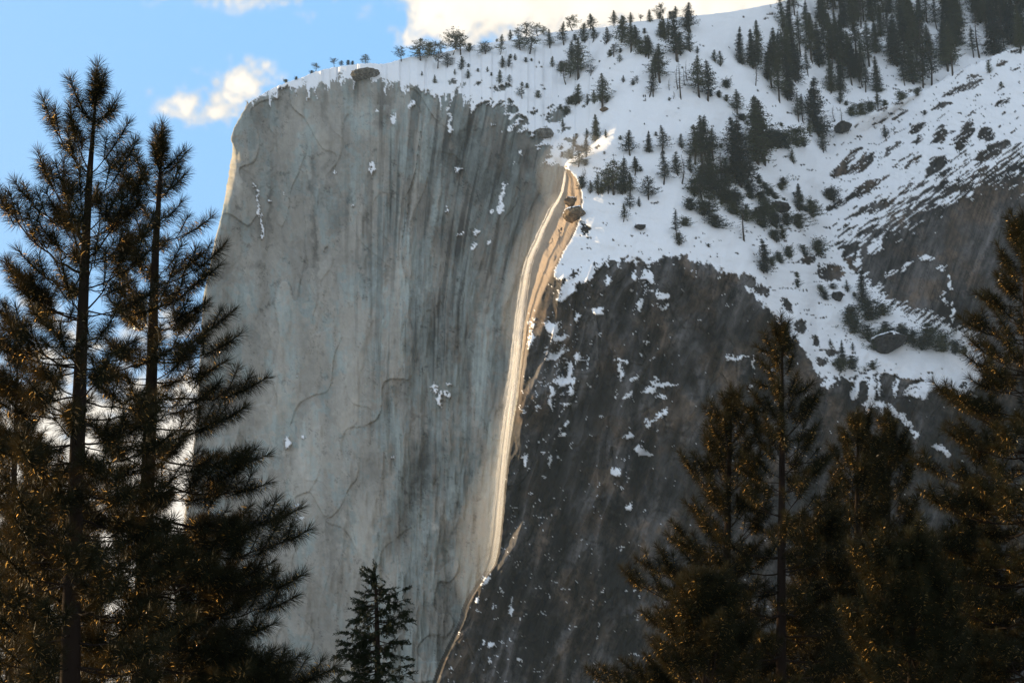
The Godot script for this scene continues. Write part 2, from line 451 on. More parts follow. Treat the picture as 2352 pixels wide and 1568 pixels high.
				# joints: thin, broken, some upright and some slanting
				var j1 := absf(nh.get_noise_2d((px + 0.10 * py) / 75.0 + 5.0 + 0.10 * w3, py / 330.0))
				var j2 := absf(na.get_noise_2d((px + 0.55 * py) / 120.0 + 71.0, (py - 0.3 * px) / 210.0 + 0.03 * w3))
				var jm := smoothstep(-0.2, 0.15, w1)
				l -= 0.13 * (1.0 - smoothstep(0.0, 0.035, j1)) * jm + 0.085 * (1.0 - smoothstep(0.0, 0.02, j2)) * (1.0 - jm)
				var j3 := absf(nb.get_noise_2d((px - 0.4 * py) / 130.0 + 31.0, (py + 0.5 * px) / 160.0))
				l -= 0.07 * (1.0 - smoothstep(0.0, 0.016, j3)) * smoothstep(0.0, 0.3, w2)
				var cool := smoothstep(-0.22, 0.30, broad2 * 0.9 - broad * 0.4 + st * 0.6 * sw + 0.25 * (smoothstep(800.0, 1000.0, px) - 0.5))
				var dark := smoothstep(0.10, 0.40, nd.get_noise_2d(lean / 24.0 + 77.0, py / 520.0)) * smoothstep(700.0, 980.0, px + 90.0 * patch) * (1.0 - smoothstep(700.0, 1150.0, py))
				l *= 1.0 - 0.5 * dark
				l += tone[kb] * 0.10
				l *= 1.0 - 0.22 * smoothstep(900.0, 1200.0, px) * (1.0 - smoothstep(500.0, 900.0, py))
				rock = Vector3(1.06, 1.01, 0.90).lerp(Vector3(0.89, 1.0, 0.96), cool) * maxf(l, 0.05)
			else:
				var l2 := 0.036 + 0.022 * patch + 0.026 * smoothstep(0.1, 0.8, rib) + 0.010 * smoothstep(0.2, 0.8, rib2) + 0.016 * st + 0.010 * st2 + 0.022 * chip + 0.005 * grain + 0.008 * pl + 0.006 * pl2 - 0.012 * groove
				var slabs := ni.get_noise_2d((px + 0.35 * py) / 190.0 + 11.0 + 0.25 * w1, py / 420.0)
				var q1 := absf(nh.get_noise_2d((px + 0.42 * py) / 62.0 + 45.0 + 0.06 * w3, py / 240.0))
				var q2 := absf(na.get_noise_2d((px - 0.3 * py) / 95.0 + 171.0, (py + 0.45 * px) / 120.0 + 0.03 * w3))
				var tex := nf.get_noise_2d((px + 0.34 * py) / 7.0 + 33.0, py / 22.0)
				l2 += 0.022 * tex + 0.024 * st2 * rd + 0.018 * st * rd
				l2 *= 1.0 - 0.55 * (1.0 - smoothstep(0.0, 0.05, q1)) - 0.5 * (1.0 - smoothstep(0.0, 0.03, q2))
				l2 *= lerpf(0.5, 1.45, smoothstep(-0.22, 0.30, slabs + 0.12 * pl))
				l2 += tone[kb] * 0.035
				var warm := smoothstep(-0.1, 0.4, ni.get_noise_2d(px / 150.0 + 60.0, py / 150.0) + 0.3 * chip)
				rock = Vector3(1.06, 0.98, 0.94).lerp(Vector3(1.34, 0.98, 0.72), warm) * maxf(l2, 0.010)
			# the pale slab that the water runs beside
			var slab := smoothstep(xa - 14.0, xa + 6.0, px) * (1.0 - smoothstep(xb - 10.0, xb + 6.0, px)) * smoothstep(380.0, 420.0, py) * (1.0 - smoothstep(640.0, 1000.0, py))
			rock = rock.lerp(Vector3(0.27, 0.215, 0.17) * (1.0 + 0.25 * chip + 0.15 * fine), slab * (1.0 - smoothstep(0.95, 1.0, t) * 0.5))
			var sn := Vector3(0.88, 0.89, 0.91) * (1.0 + 0.03 * grain)
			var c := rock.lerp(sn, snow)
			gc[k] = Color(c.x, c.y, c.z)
			var reg := 0
			if wc > 0.25 or (px > 1885.0 and dr > 0.0): reg = 3
			elif t > 0.5 and dr > 0.0: reg = 2
			elif dl > 0.0 and t <= 0.5: reg = 0
			else: reg = 1
			gr[k] = reg
	# --- normals
	var nn := PackedVector3Array()
	nn.resize(nc * nr)
	for j in nr:
		for i in nc:
			var a := gp[j * nc + mini(i + 1, nc - 1)] - gp[j * nc + maxi(i - 1, 0)]
			var b := gp[maxi(j - 1, 0) * nc + i] - gp[mini(j + 1, nr - 1) * nc + i]
			var n0 := a.cross(b).normalized()
			# snow lies on small ledges that face the sky
			if gr[j * nc + i] != 1 and gc[j * nc + i].r > 0.7: n0 = (n0 + Vector3(0.0, 0.45, 0.3)).normalized()
			nn[j * nc + i] = n0
	var names := ["cliff", "snow_slope", "buttress_cliff", "ridge_cliff"]
	var labels := ["tall grey granite wall streaked by water, left of the golden waterfall", "snow-covered slope with scattered pines above the granite wall", "dark brown rock buttress right of the waterfall, flecked with snow", "rocky ridge at the right with slanting snow bands above dark rock"]
	for reg in 4:
		var remap := PackedInt32Array()
		remap.resize(nc * nr)
		remap.fill(-1)
		var v := PackedVector3Array(); var n := PackedVector3Array(); var c := PackedColorArray(); var idx := PackedInt32Array()
		for j in nr - 1:
			for i in nc - 1:
				var k := j * nc + i
				if gr[k] != reg: continue
				if xs[i] < 566.0 and (ys[j] < 225.0 or xs[i] < curve_xl[j] - 24.0): continue
				if xs[i] >= 566.0 and ys[j + 1] < skyy[i] - 26.0: continue
				for q in [k, k + 1, k + nc + 1, k, k + nc + 1, k + nc]:
					if remap[q] < 0:
						remap[q] = v.size()
						v.append(gp[q]); n.append(nn[q]); c.append(gc[q])
					idx.append(remap[q])
		var arr := []
		arr.resize(Mesh.ARRAY_MAX)
		arr[Mesh.ARRAY_VERTEX] = v; arr[Mesh.ARRAY_NORMAL] = n; arr[Mesh.ARRAY_COLOR] = c; arr[Mesh.ARRAY_INDEX] = idx
		var m := ArrayMesh.new()
		m.add_surface_from_arrays(Mesh.PRIMITIVE_TRIANGLES, arr)
		var o := top(names[reg], m, mat)
		o.set_meta("kind", "structure")
		tag(o, labels[reg])

var curve_xl := PackedFloat32Array()

func put(field: PackedFloat32Array, ox: float, oy: float, sc: float, w: float, list: Array) -> void:
	for e in list:
		splat(field, ox + e[0] * sc, oy + e[1] * sc, e[2] * sc, e[3] * sc, e[4], w)
		if w > 2.0: step(ox + e[0] * sc, oy + e[1] * sc, e[2] * sc * 1.15, e[3] * sc * 1.15, e[4])

func lay_snow() -> void:
	for yy in ys: curve_xl.append(curve(XL, yy))
	# snow lying on the dark buttress
	put(bias, 1091.0, 516.8, 0.36627, 2.6, [[770, 545, 55, 30, -10], [470, 640, 58, 32, 25], [520, 715, 45, 28, 0], [515, 810, 85, 22, -35], [560, 980, 80, 34, 0], [600, 910, 24, 60, 0], [480, 1045, 22, 45, 0], [600, 1045, 18, 28, 0], [640, 580, 20, 34, 0], [1035, 500, 20, 50, 10], [1180, 440, 50, 32, 20], [1190, 515, 36, 14, -20], [1080, 310, 44, 44, 30], [1110, 345, 24, 26, 0], [1000, 330, 17, 22, 0]])
	put(bias, 1091.0, 516.8, 0.36627, 2.4, [[690, 310, 56, 80, 35], [600, 380, 66, 60, -35], [560, 440, 56, 44, -40], [540, 300, 70, 44, 0], [835, 340, 14, 36, 0], [905, 850, 36, 17, 20], [945, 860, 17, 24, 0], [912, 920, 12, 66, 0], [930, 930, 24, 24, 0], [1000, 970, 36, 15, -20], [1180, 1000, 105, 22, 5], [1100, 1030, 70, 18, -15], [1140, 960, 14, 26, 0], [960, 1065, 52, 16, -35], [1175, 1080, 44, 15, 10], [1140, 1205, 66, 12, -35]])
	put(bias, 1091.0, 516.8, 0.36627, 2.4, [[1080, 1250, 24, 34, 0], [1190, 1170, 18, 25, 0], [965, 1320, 50, 22, -35], [1050, 1420, 50, 32, 30], [1085, 1440, 46, 18, 10], [1025, 1410, 24, 24, 0], [1650, 832, 98, 14, -5], [1750, 870, 10, 60, -10], [1860, 915, 40, 17, -25], [885, 1545, 40, 25, -40], [540, 1310, 18, 24, 0], [570, 1250, 14, 14, 0], [480, 1120, 14, 46, 0], [470, 1480, 14, 50, 0], [520, 1450, 10, 24, 0], [315, 1470, 18, 50, 20]])
	put(bias, 1091.0, 516.8, 0.36627, 2.4, [[1730, 1020, 15, 17, 45], [352, 590, 30, 130, 8], [345, 740, 24, 66, 15], [570, 1120, 34, 12, -10], [1085, 733, 24, 9, 0], [1040, 820, 24, 17, 40], [700, 860, 10, 46, 0], [650, 830, 24, 22, -30], [390, 1150, 10, 20, 20]])
	put(bias, 1091.0, 516.8, 0.36627, 0.62, [[560, 850, 260, 480, 0], [1080, 400, 160, 200, 0], [700, 250, 260, 140, 0]])
	put(bias, 1320.7, 689.0, 0.5608, 2.4, [[220, 850, 18, 16, 45], [170, 705, 20, 20, -40]])
	put(bias, 488.0, 689.0, 0.5608, 2.4, [[1120, 1150, 16, 36, 40], [1085, 1225, 14, 17, 0], [1225, 1275, 11, 30, 0], [1110, 1400, 10, 12, 0], [1145, 1415, 17, 17, 0], [1260, 1470, 10, 15, 0], [1185, 1190, 8, 14, 0], [1150, 1260, 8, 9, 0], [1135, 1475, 7, 16, 10], [1230, 1230, 7, 22, 0]])
	# scraps of snow on the wall
	put(bias, 402.0, 114.8, 0.4028, 2.6, [[1245, 390, 17, 46, 15], [1125, 665, 15, 46, 20], [545, 852, 17, 8, 0], [1565, 420, 10, 66, 3], [1855, 915, 20, 28, 10], [1550, 910, 7, 30, 0], [1720, 1035, 18, 20, 0], [1710, 1120, 14, 22, 10], [1612, 680, 26, 12, 20], [1350, 310, 40, 17, -50], [1150, 345, 12, 12, 0], [910, 705, 17, 6, 0], [1020, 880, 18, 6, 0], [620, 818, 13, 6, 0], [1800, 920, 13, 6, 0], [1630, 1045, 30, 8, -15], [1785, 1095, 10, 12, 0]])
	put(bias, 488.0, 689.0, 0.5608, 2.6, [[908, 352, 28, 9, 0], [930, 400, 12, 36, 0], [962, 387, 18, 14, 0], [968, 346, 24, 7, -10], [910, 370, 12, 10, 0], [310, 585, 11, 22, 0], [370, 565, 14, 6, 0], [740, 645, 14, 6, -30], [340, 845, 28, 6, 0], [355, 892, 12, 8, 0], [340, 310, 6, 9, 0]])
	stroke(bias, PackedVector2Array([Vector2(586, 421), Vector2(592, 455), Vector2(597, 500), Vector2(603, 552)]), 4.0, 2.2)
	stroke(bias, PackedVector2Array([Vector2(1161, 421), Vector2(1153, 455), Vector2(1145, 488)]), 6.0, 2.2)
	# rock showing where the wall rolls over into the slope
	put(bias, 976.1, 143.55, 0.25634, -2.4, [[690, 225, 110, 36, -10], [1190, 470, 120, 66, -15], [1280, 420, 50, 28, -20], [780, 420, 76, 34, 10], [880, 490, 50, 24, 0], [780, 350, 46, 40, 0], [350, 200, 45, 24, 0], [250, 170, 45, 20, 0], [480, 190, 42, 17, -20], [880, 540, 66, 28, -15], [970, 445, 46, 21, -25], [1070, 635, 95, 62, 0], [690, 540, 60, 40, -20]])
	put(bias, 976.1, 143.55, 0.25634, -2.2, [[1250, 600, 70, 18, -15], [1100, 770, 76, 46, -20], [1300, 690, 60, 24, -10], [1280, 830, 66, 44, -20], [1390, 770, 100, 34, -10], [1550, 760, 46, 15, 0], [1130, 390, 18, 10, 0], [1420, 410, 34, 10, -10], [1250, 1080, 86, 150, 8], [1440, 1500, 66, 56, 0], [1330, 700, 40, 30, 0], [1210, 760, 40, 40, 0], [1000, 700, 60, 50, 0], [940, 780, 70, 60, 0]])
	put(bias, 976.1, 143.55, 0.25634, 1.6, [[560, 310, 160, 17, -25], [440, 380, 25, 90, 10], [210, 400, 22, 66, 20], [225, 540, 12, 66, 0], [620, 565, 50, 12, -20], [870, 790, 14, 46, 20], [800, 900, 10, 24, 15], [760, 590, 90, 34, -30], [1000, 560, 120, 26, -12], [1060, 720, 100, 24, -45], [1200, 690, 40, 50, 0], [1130, 880, 110, 26, -20], [860, 610, 90, 18, -25]])
	# slabs and bands of the ridge
	put(bias, 1550.4, 0.0, 0.3408, -1.9, [[1950, 590, 180, 32, -22], [1800, 710, 84, 27, -20], [2025, 520, 62, 15, -15], [2200, 430, 74, 19, -20], [2205, 690, 79, 24, -30], [1640, 860, 79, 32, -35], [1640, 940, 55, 24, -40], [1790, 910, 79, 55, -55], [1470, 1000, 96, 24, -40], [1270, 1100, 120, 48, -40], [1140, 1110, 115, 45, -45], [1120, 1170, 91, 24, -20], [1520, 780, 96, 11, -35], [1380, 820, 62, 13, -30], [1590, 1100, 144, 19, -35], [1350, 1230, 180, 32, -20]])
	put(bias, 1550.4, 0.0, 0.3408, -1.9, [[1240, 1300, 108, 33, -20], [1950, 920, 144, 55, -60], [2100, 900, 67, 58, -30], [1760, 1120, 108, 48, -45], [2150, 1010, 156, 40, -30], [1090, 1380, 120, 33, -25], [1350, 1390, 180, 33, -20], [1400, 950, 79, 6, -35], [1400, 740, 67, 20, -20], [1500, 700, 50, 13, -10], [1620, 600, 72, 11, -25], [2330, 340, 72, 16, -20], [2300, 460, 48, 9, -20], [2000, 760, 60, 7, -30], [1560, 1060, 84, 10, -40], [1220, 1020, 60, 22, -45]])
	put(bias, 1550.4, 0.0, 0.3408, 1.7, [[1890, 1340, 140, 34, -18], [2000, 1330, 18, 46, -10], [1680, 1420, 22, 13, -30], [2150, 1100, 46, 24, -40], [1900, 1190, 90, 18, -15], [1330, 1300, 120, 18, -22], [1480, 1180, 160, 18, -30], [1640, 1030, 120, 14, -38], [1290, 1470, 150, 20, -20], [1460, 1330, 70, 16, -20]])
	put(bias, 1550.4, 402.0, 0.4028, 2.0, [[1150, 400, 80, 34, -50], [1050, 490, 27, 66, 5], [1230, 560, 60, 21, -15], [1330, 520, 56, 18, -35], [1440, 480, 66, 21, 15], [1530, 530, 34, 24, 20], [1570, 600, 12, 70, -8], [1540, 700, 20, 66, -15], [1585, 780, 14, 70, -3], [870, 1190, 66, 24, -20], [750, 960, 40, 28, 20]])
	put(bias, 1550.4, 0.0, 1.0, 1.9, [[540, 735, 110, 50, 20], [640, 785, 100, 46, 25], [560, 825, 190, 42, 3], [440, 680, 60, 60, 30], [670, 800, 60, 50, 40]])
	put(bias, 1550.4, 402.0, 0.4028, -2.2, [[890, 560, 100, 60, 10], [770, 480, 60, 34, -20], [1380, 740, 52, 28, 0], [420, 600, 60, 40, 35], [500, 660, 60, 34, 40], [330, 590, 40, 30, 40], [640, 740, 60, 36, 45], [720, 860, 50, 46, 45], [800, 950, 40, 40, 0], [1620, 1060, 80, 30, 8], [1650, 1190, 40, 40, 0], [900, 1010, 44, 28, 0], [840, 1060, 50, 26, 0], [1500, 1010, 40, 12, 0]])
	# the frozen cascade and the ledges below it
	put(bias, 1550.4, 402.0, 0.4028, 2.3, [[1030, 1230, 26, 80, 10], [1050, 1170, 60, 16, 0], [1120, 1230, 30, 90, 0], [1165, 1210, 17, 70, -8], [1260, 1220, 16, 70, 5], [1330, 1140, 90, 20, 5], [1160, 1310, 120, 22, 8], [1100, 1350, 14, 50, 8], [1190, 1350, 10, 40, 0], [1450, 1200, 190, 44, -20], [1620, 1180, 130, 60, 10], [1500, 1550, 34, 17, 20], [1430, 1250, 20, 40, 20], [1660, 1260, 80, 30, 10]])
	stroke(bias, PackedVector2Array([Vector2(2045, 938), Vector2(2082, 965), Vector2(2112, 1010)]), 10.0, 2.0)
	stroke(bias, PackedVector2Array([Vector2(2160, 1025), Vector2(2185, 1048)]), 9.0, 2.0)
	# lichen and water stains on the wall, and paler scars
	put(tone, 0.0, 0.0, 1.0, -1.0, [[722, 366, 16, 48, 0], [720, 480, 9, 140, 0], [726, 600, 7, 120, 0], [1005, 770, 75, 120, 8], [935, 1150, 40, 170, 12], [981, 1081, 60, 100, 0], [880, 250, 24, 70, 0], [905, 420, 26, 210, 6], [1050, 350, 60, 140, 12], [1130, 420, 60, 150, 18], [1210, 365, 30, 34, 0], [1236, 410, 16, 22, 0], [745, 240, 10, 70, 0], [590, 610, 26, 14, 0], [620, 450, 8, 120, 0], [1040, 540, 60, 60, 0], [780, 490, 26, 60, 20], [1020, 1420, 60, 120, 0]])
	put(tone, 0.0, 0.0, 1.0, 1.0, [[830, 270, 40, 60, 0], [700, 330, 60, 110, 0], [800, 860, 44, 260, 4], [1100, 880, 24, 180, 2], [1118, 780, 14, 120, 4], [1021, 1196, 9, 30, 10], [1032, 1262, 10, 34, -6], [995, 1210, 8, 26, 0], [824, 1230, 60, 130, 10], [640, 830, 60, 240, 0], [560, 640, 40, 130, 0], [1130, 1080, 20, 180, 2], [900, 1330, 40, 100, 0], [700, 1120, 60, 240, 4], [1000, 470, 10, 190, 12], [960, 400, 8, 200, 8], [545, 410, 12, 70, -6], [930, 620, 30, 130, 8]])
	put(tone, 0.0, 0.0, 1.0, 0.75, [[1590, 830, 60, 34, -15], [1625, 870, 14, 80, -8], [1700, 720, 60, 40, 0], [1420, 880, 60, 200, 10], [1560, 1000, 90, 130, 0], [1330, 1110, 50, 140, 8], [1520, 1300, 80, 160, 0], [2190, 560, 60, 120, 20], [2300, 620, 40, 140, 20], [1650, 960, 16, 60, -20]])
	put(tone, 0.0, 0.0, 1.0, -0.6, [[1500, 730, 60, 140, 10], [1290, 900, 50, 120, 10], [1640, 640, 90, 60, 20], [1240, 1300, 80, 200, 10], [1400, 1330, 90, 130, 0], [1700, 860, 40, 60, 0]])

# ------------------------------------------------------------------ far trees
var protos := {}
const ORD := ["first", "second", "third", "fourth", "fifth", "sixth", "seventh", "eighth", "ninth", "tenth", "eleventh", "twelfth", "thirteenth", "fourteenth", "fifteenth", "sixteenth", "seventeenth", "eighteenth", "nineteenth", "twentieth", "twenty-first", "twenty-second", "twenty-third", "twenty-fourth", "twenty-fifth", "twenty-sixth", "twenty-seventh", "twenty-eighth", "twenty-ninth", "thirtieth"]
const LOOK := {"W": "flat-topped windswept pine", "J": "young cone-shaped pine", "R": "small bushy pine", "T": "tall layered pine", "D": "bare dead tree", "F": "dense dark fir", "S": "dark evergreen shrub", "G": "broad spreading pine"}
const NODE := {"W": "windswept_pine", "J": "young_pine", "R": "bushy_pine", "T": "tall_pine", "D": "dead_tree", "F": "fir_tree", "S": "shrub", "G": "spreading_pine"}
var far_bark: StandardMaterial3D
var far_leaf: Array = []

func clump(s: Shape, r: RandomNumberGenerator, p: Vector3, size: float, n: int, flat: float) -> void:
	for k in n:
		var q := p + Vector3(r.randfn(), r.randfn() * flat, r.randfn()) * size * 0.5
		var a := Vector3(r.randfn(), r.randfn() * flat * 0.8, r.randfn()).normalized() * size * r.randf_range(0.5, 1.1)
		var b := Vector3(r.randfn(), r.randfn() * 0.7, r.randfn()).normalized() * size * r.randf_range(0.22, 0.5)
		s.tri(q - a * 0.5 - b * 0.5, q + a * 0.6, q - a * 0.4 + b * 0.5)

func far_tree(kind: String, variant: int) -> Array:
	var key := kind + str(variant)
	if protos.has(key): return protos[key]
	var r := RandomNumberGenerator.new()
	r.seed = hash(key)
	var trunk := Shape.new()
	var crown := Shape.new()
	var h0 := 0.2; var w := 0.23; var levels := 20; var per := 6; var omit := 0.15; var rise := -0.1; var cs := 0.042; var nt := 5; var thick := 0.017
	match kind:
		"T": h0 = 0.26; omit = 0.24
		"F": h0 = 0.05; w = 0.23; levels = 24; per = 9; omit = 0.04; rise = -0.22; cs = 0.045; thick = 0.02
		"W": h0 = 0.42; w = 0.36; levels = 8; per = 6; omit = 0.22; rise = 0.12; cs = 0.07; nt = 7; thick = 0.028
		"G": h0 = 0.18; w = 0.46; levels = 11; per = 7; omit = 0.16; rise = 0.05; cs = 0.07; nt = 7; thick = 0.03
		"J": h0 = 0.10; w = 0.31; levels = 13; per = 7; omit = 0.10; rise = 0.25; cs = 0.07; nt = 5; thick = 0.024
		"R": h0 = 0.06; w = 0.44; levels = 9; per = 8; omit = 0.08; rise = 0.2; cs = 0.11; nt = 5; thick = 0.03
		"D": h0 = 0.25; w = 0.13; levels = 17; per = 3; omit = 0.25; rise = -0.15; nt = 0; thick = 0.015
		"S": h0 = 0.03; w = 0.62; levels = 8; per = 13; omit = 0.22; rise = 0.25; cs = 0.12; nt = 6; thick = 0.02
	var bend := Vector3(r.randf_range(-0.05, 0.05), 0, r.randf_range(-0.05, 0.05)) * (2.0 if kind == "W" else 1.0)
	var pts := PackedVector3Array(); var rad := PackedFloat32Array()
	for k in 7:
		var h := k / 6.0
		pts.append(Vector3(0, h * (0.92 if kind in ["W", "R", "S", "G"] else 1.0) - 0.03 * float(k == 0), 0) + bend * sin(h * PI) + Vector3(bend.z, 0, 0) * h * 0.6)
		rad.append(maxf(thick * (1.0 - h * 0.92), 0.0025))
	if kind != "S": trunk.tube(pts, rad, 6)
	for l in levels:
		var q := (l + r.randf() * 0.8) / levels
		var h := lerpf(h0, 0.99, q)
		var shape := 1.0
		match kind:
			"T", "D": shape = pow(1.0 - q, 0.85) * 0.95 + 0.05
			"F": shape = pow(1.0 - q, 0.85) * 0.95 + 0.05
			"W": shape = 0.45 + 0.6 * sin(PI * clampf(q * 0.85 + 0.12, 0, 1))
			"G": shape = sqrt(maxf(1.0 - q * q, 0.02))
			"J": shape = pow(1.0 - q, 0.6) * (0.55 + 0.45 * smoothstep(0.0, 0.25, q))
			"R", "S": shape = sqrt(maxf(1.0 - pow(q * 1.6 - 0.6, 2), 0.05))
		shape *= r.randf_range(0.62, 1.15)
		var axis := pts[clampi(int(h * 6.0), 0, 5)].lerp(pts[clampi(int(h * 6.0) + 1, 0, 6)], fmod(h * 6.0, 1.0))
		for b in per:
			if r.randf() < omit: continue
			var az := TAU * (b + r.randf()) / per + l * 2.4
			var len := w * shape * (r.randf_range(0.55, 1.12) if kind != "S" else pow(r.randf(), 0.6) * (1.0 + 0.55 * sin(az * 2.0 + variant * 1.7) + 0.35 * sin(az * 5.0 + variant)))
			if kind == "W": len *= 1.0 + 0.35 * cos(az - 0.4)
			var d := Vector3(cos(az), rise * (1.0 if kind != "T" else lerpf(-0.8, 3.5, q)), sin(az)).normalized()
			var base := Vector3(axis.x, h * (pts[6].y), axis.z)
			var tip := base + d * len
			trunk.tube(PackedVector3Array([base, base.lerp(tip, 0.5) - Vector3(0, len * 0.06, 0), tip]), PackedFloat32Array([thick * 0.28, thick * 0.18, 0.0012]), 3)
			if kind == "D":
				for t in 3:
					var m := base.lerp(tip, 0.4 + 0.25 * t)
					trunk.tube(PackedVector3Array([m, m + (d + Vector3(r.randfn(), -0.3 + 0.3 * r.randfn(), r.randfn()) * 0.8).normalized() * len * 0.35]), PackedFloat32Array([0.0022, 0.001]), 3)
			if nt == 0: continue
			var steps := maxi(2, int(len / (cs * 0.62)))
			for t in range(1 if len > cs * 2.0 else 0, steps + 1):
				var f := t / float(steps)
				if kind in ["W", "G"] and f < 0.35: continue
				clump(crown, r, base.lerp(tip, f) - Vector3(0, len * 0.10 * sin(PI * f), 0), cs * lerpf(1.1, 0.75, f) * (1.0 - 0.55 * smoothstep(0.6, 1.0, q) * float(kind in ["T", "F", "J"])), nt, 0.45)
	if nt > 0 and kind != "S": clump(crown, r, pts[6] - Vector3(0, 0.01, 0), cs * (0.35 if kind in ["T", "F", "J"] else 0.8), nt * 2, 1.0)
	protos[key] = [trunk.mesh(true), crown.mesh() if nt > 0 else null]
	return protos[key]

func plant(kind: String, base: Vector3, high: float, wide: float, label: String, category: String, group: String, n: int) -> Node3D:
	var o := Node3D.new()
	o.name = numbered(NODE[kind])
	add_child(o)
	o.position = base
	o.rotation.y = n * 2.399
	o.scale = Vector3(high * wide, high, high * wide)
	var m := far_tree(kind, n % (6 if kind == "S" else 4))
	part("trunk" if kind != "S" else "stem", m[0], far_bark, o)
	if m[1]: part("crown" if kind != "S" else "foliage", m[1], far_leaf[n % far_leaf.size()], o)
	tag(o, label, category, group)
	return o

func grove(place: String, group: String, ox: float, oy: float, sc: float, list: Array) -> void:
	list.sort_custom(func(a, b): return a[0] < b[0])
	var total := {}
	for e in list: total[e[3]] = total.get(e[3], 0) + 1
	var count := {}
	for n in list.size():
		var e: Array = list[n]
		var kind: String = e[3]
		var k: int = count.get(kind, 0)
		count[kind] = k + 1
		var x: float = ox + e[0] * sc
		var y: float = oy + e[1] * sc
		var p := ground(x, y)
		var far := -p.z
		var high: float = (elev(oy + e[2] * sc) - elev(y)) * far * (1.12 if kind != "D" else 1.0)
		var label: String = LOOK[kind] + " " + place
		if total[kind] > 1: label += ", %s from left" % ORD[k]
		var wide: float = (e[4] if e.size() > 4 else 1.0) * (1.35 if kind == "S" else 1.2)
		plant(kind, p - Vector3(0, high * 0.02, 0), high, wide, label, "shrub" if kind == "S" else "tree", group, n + int(x))

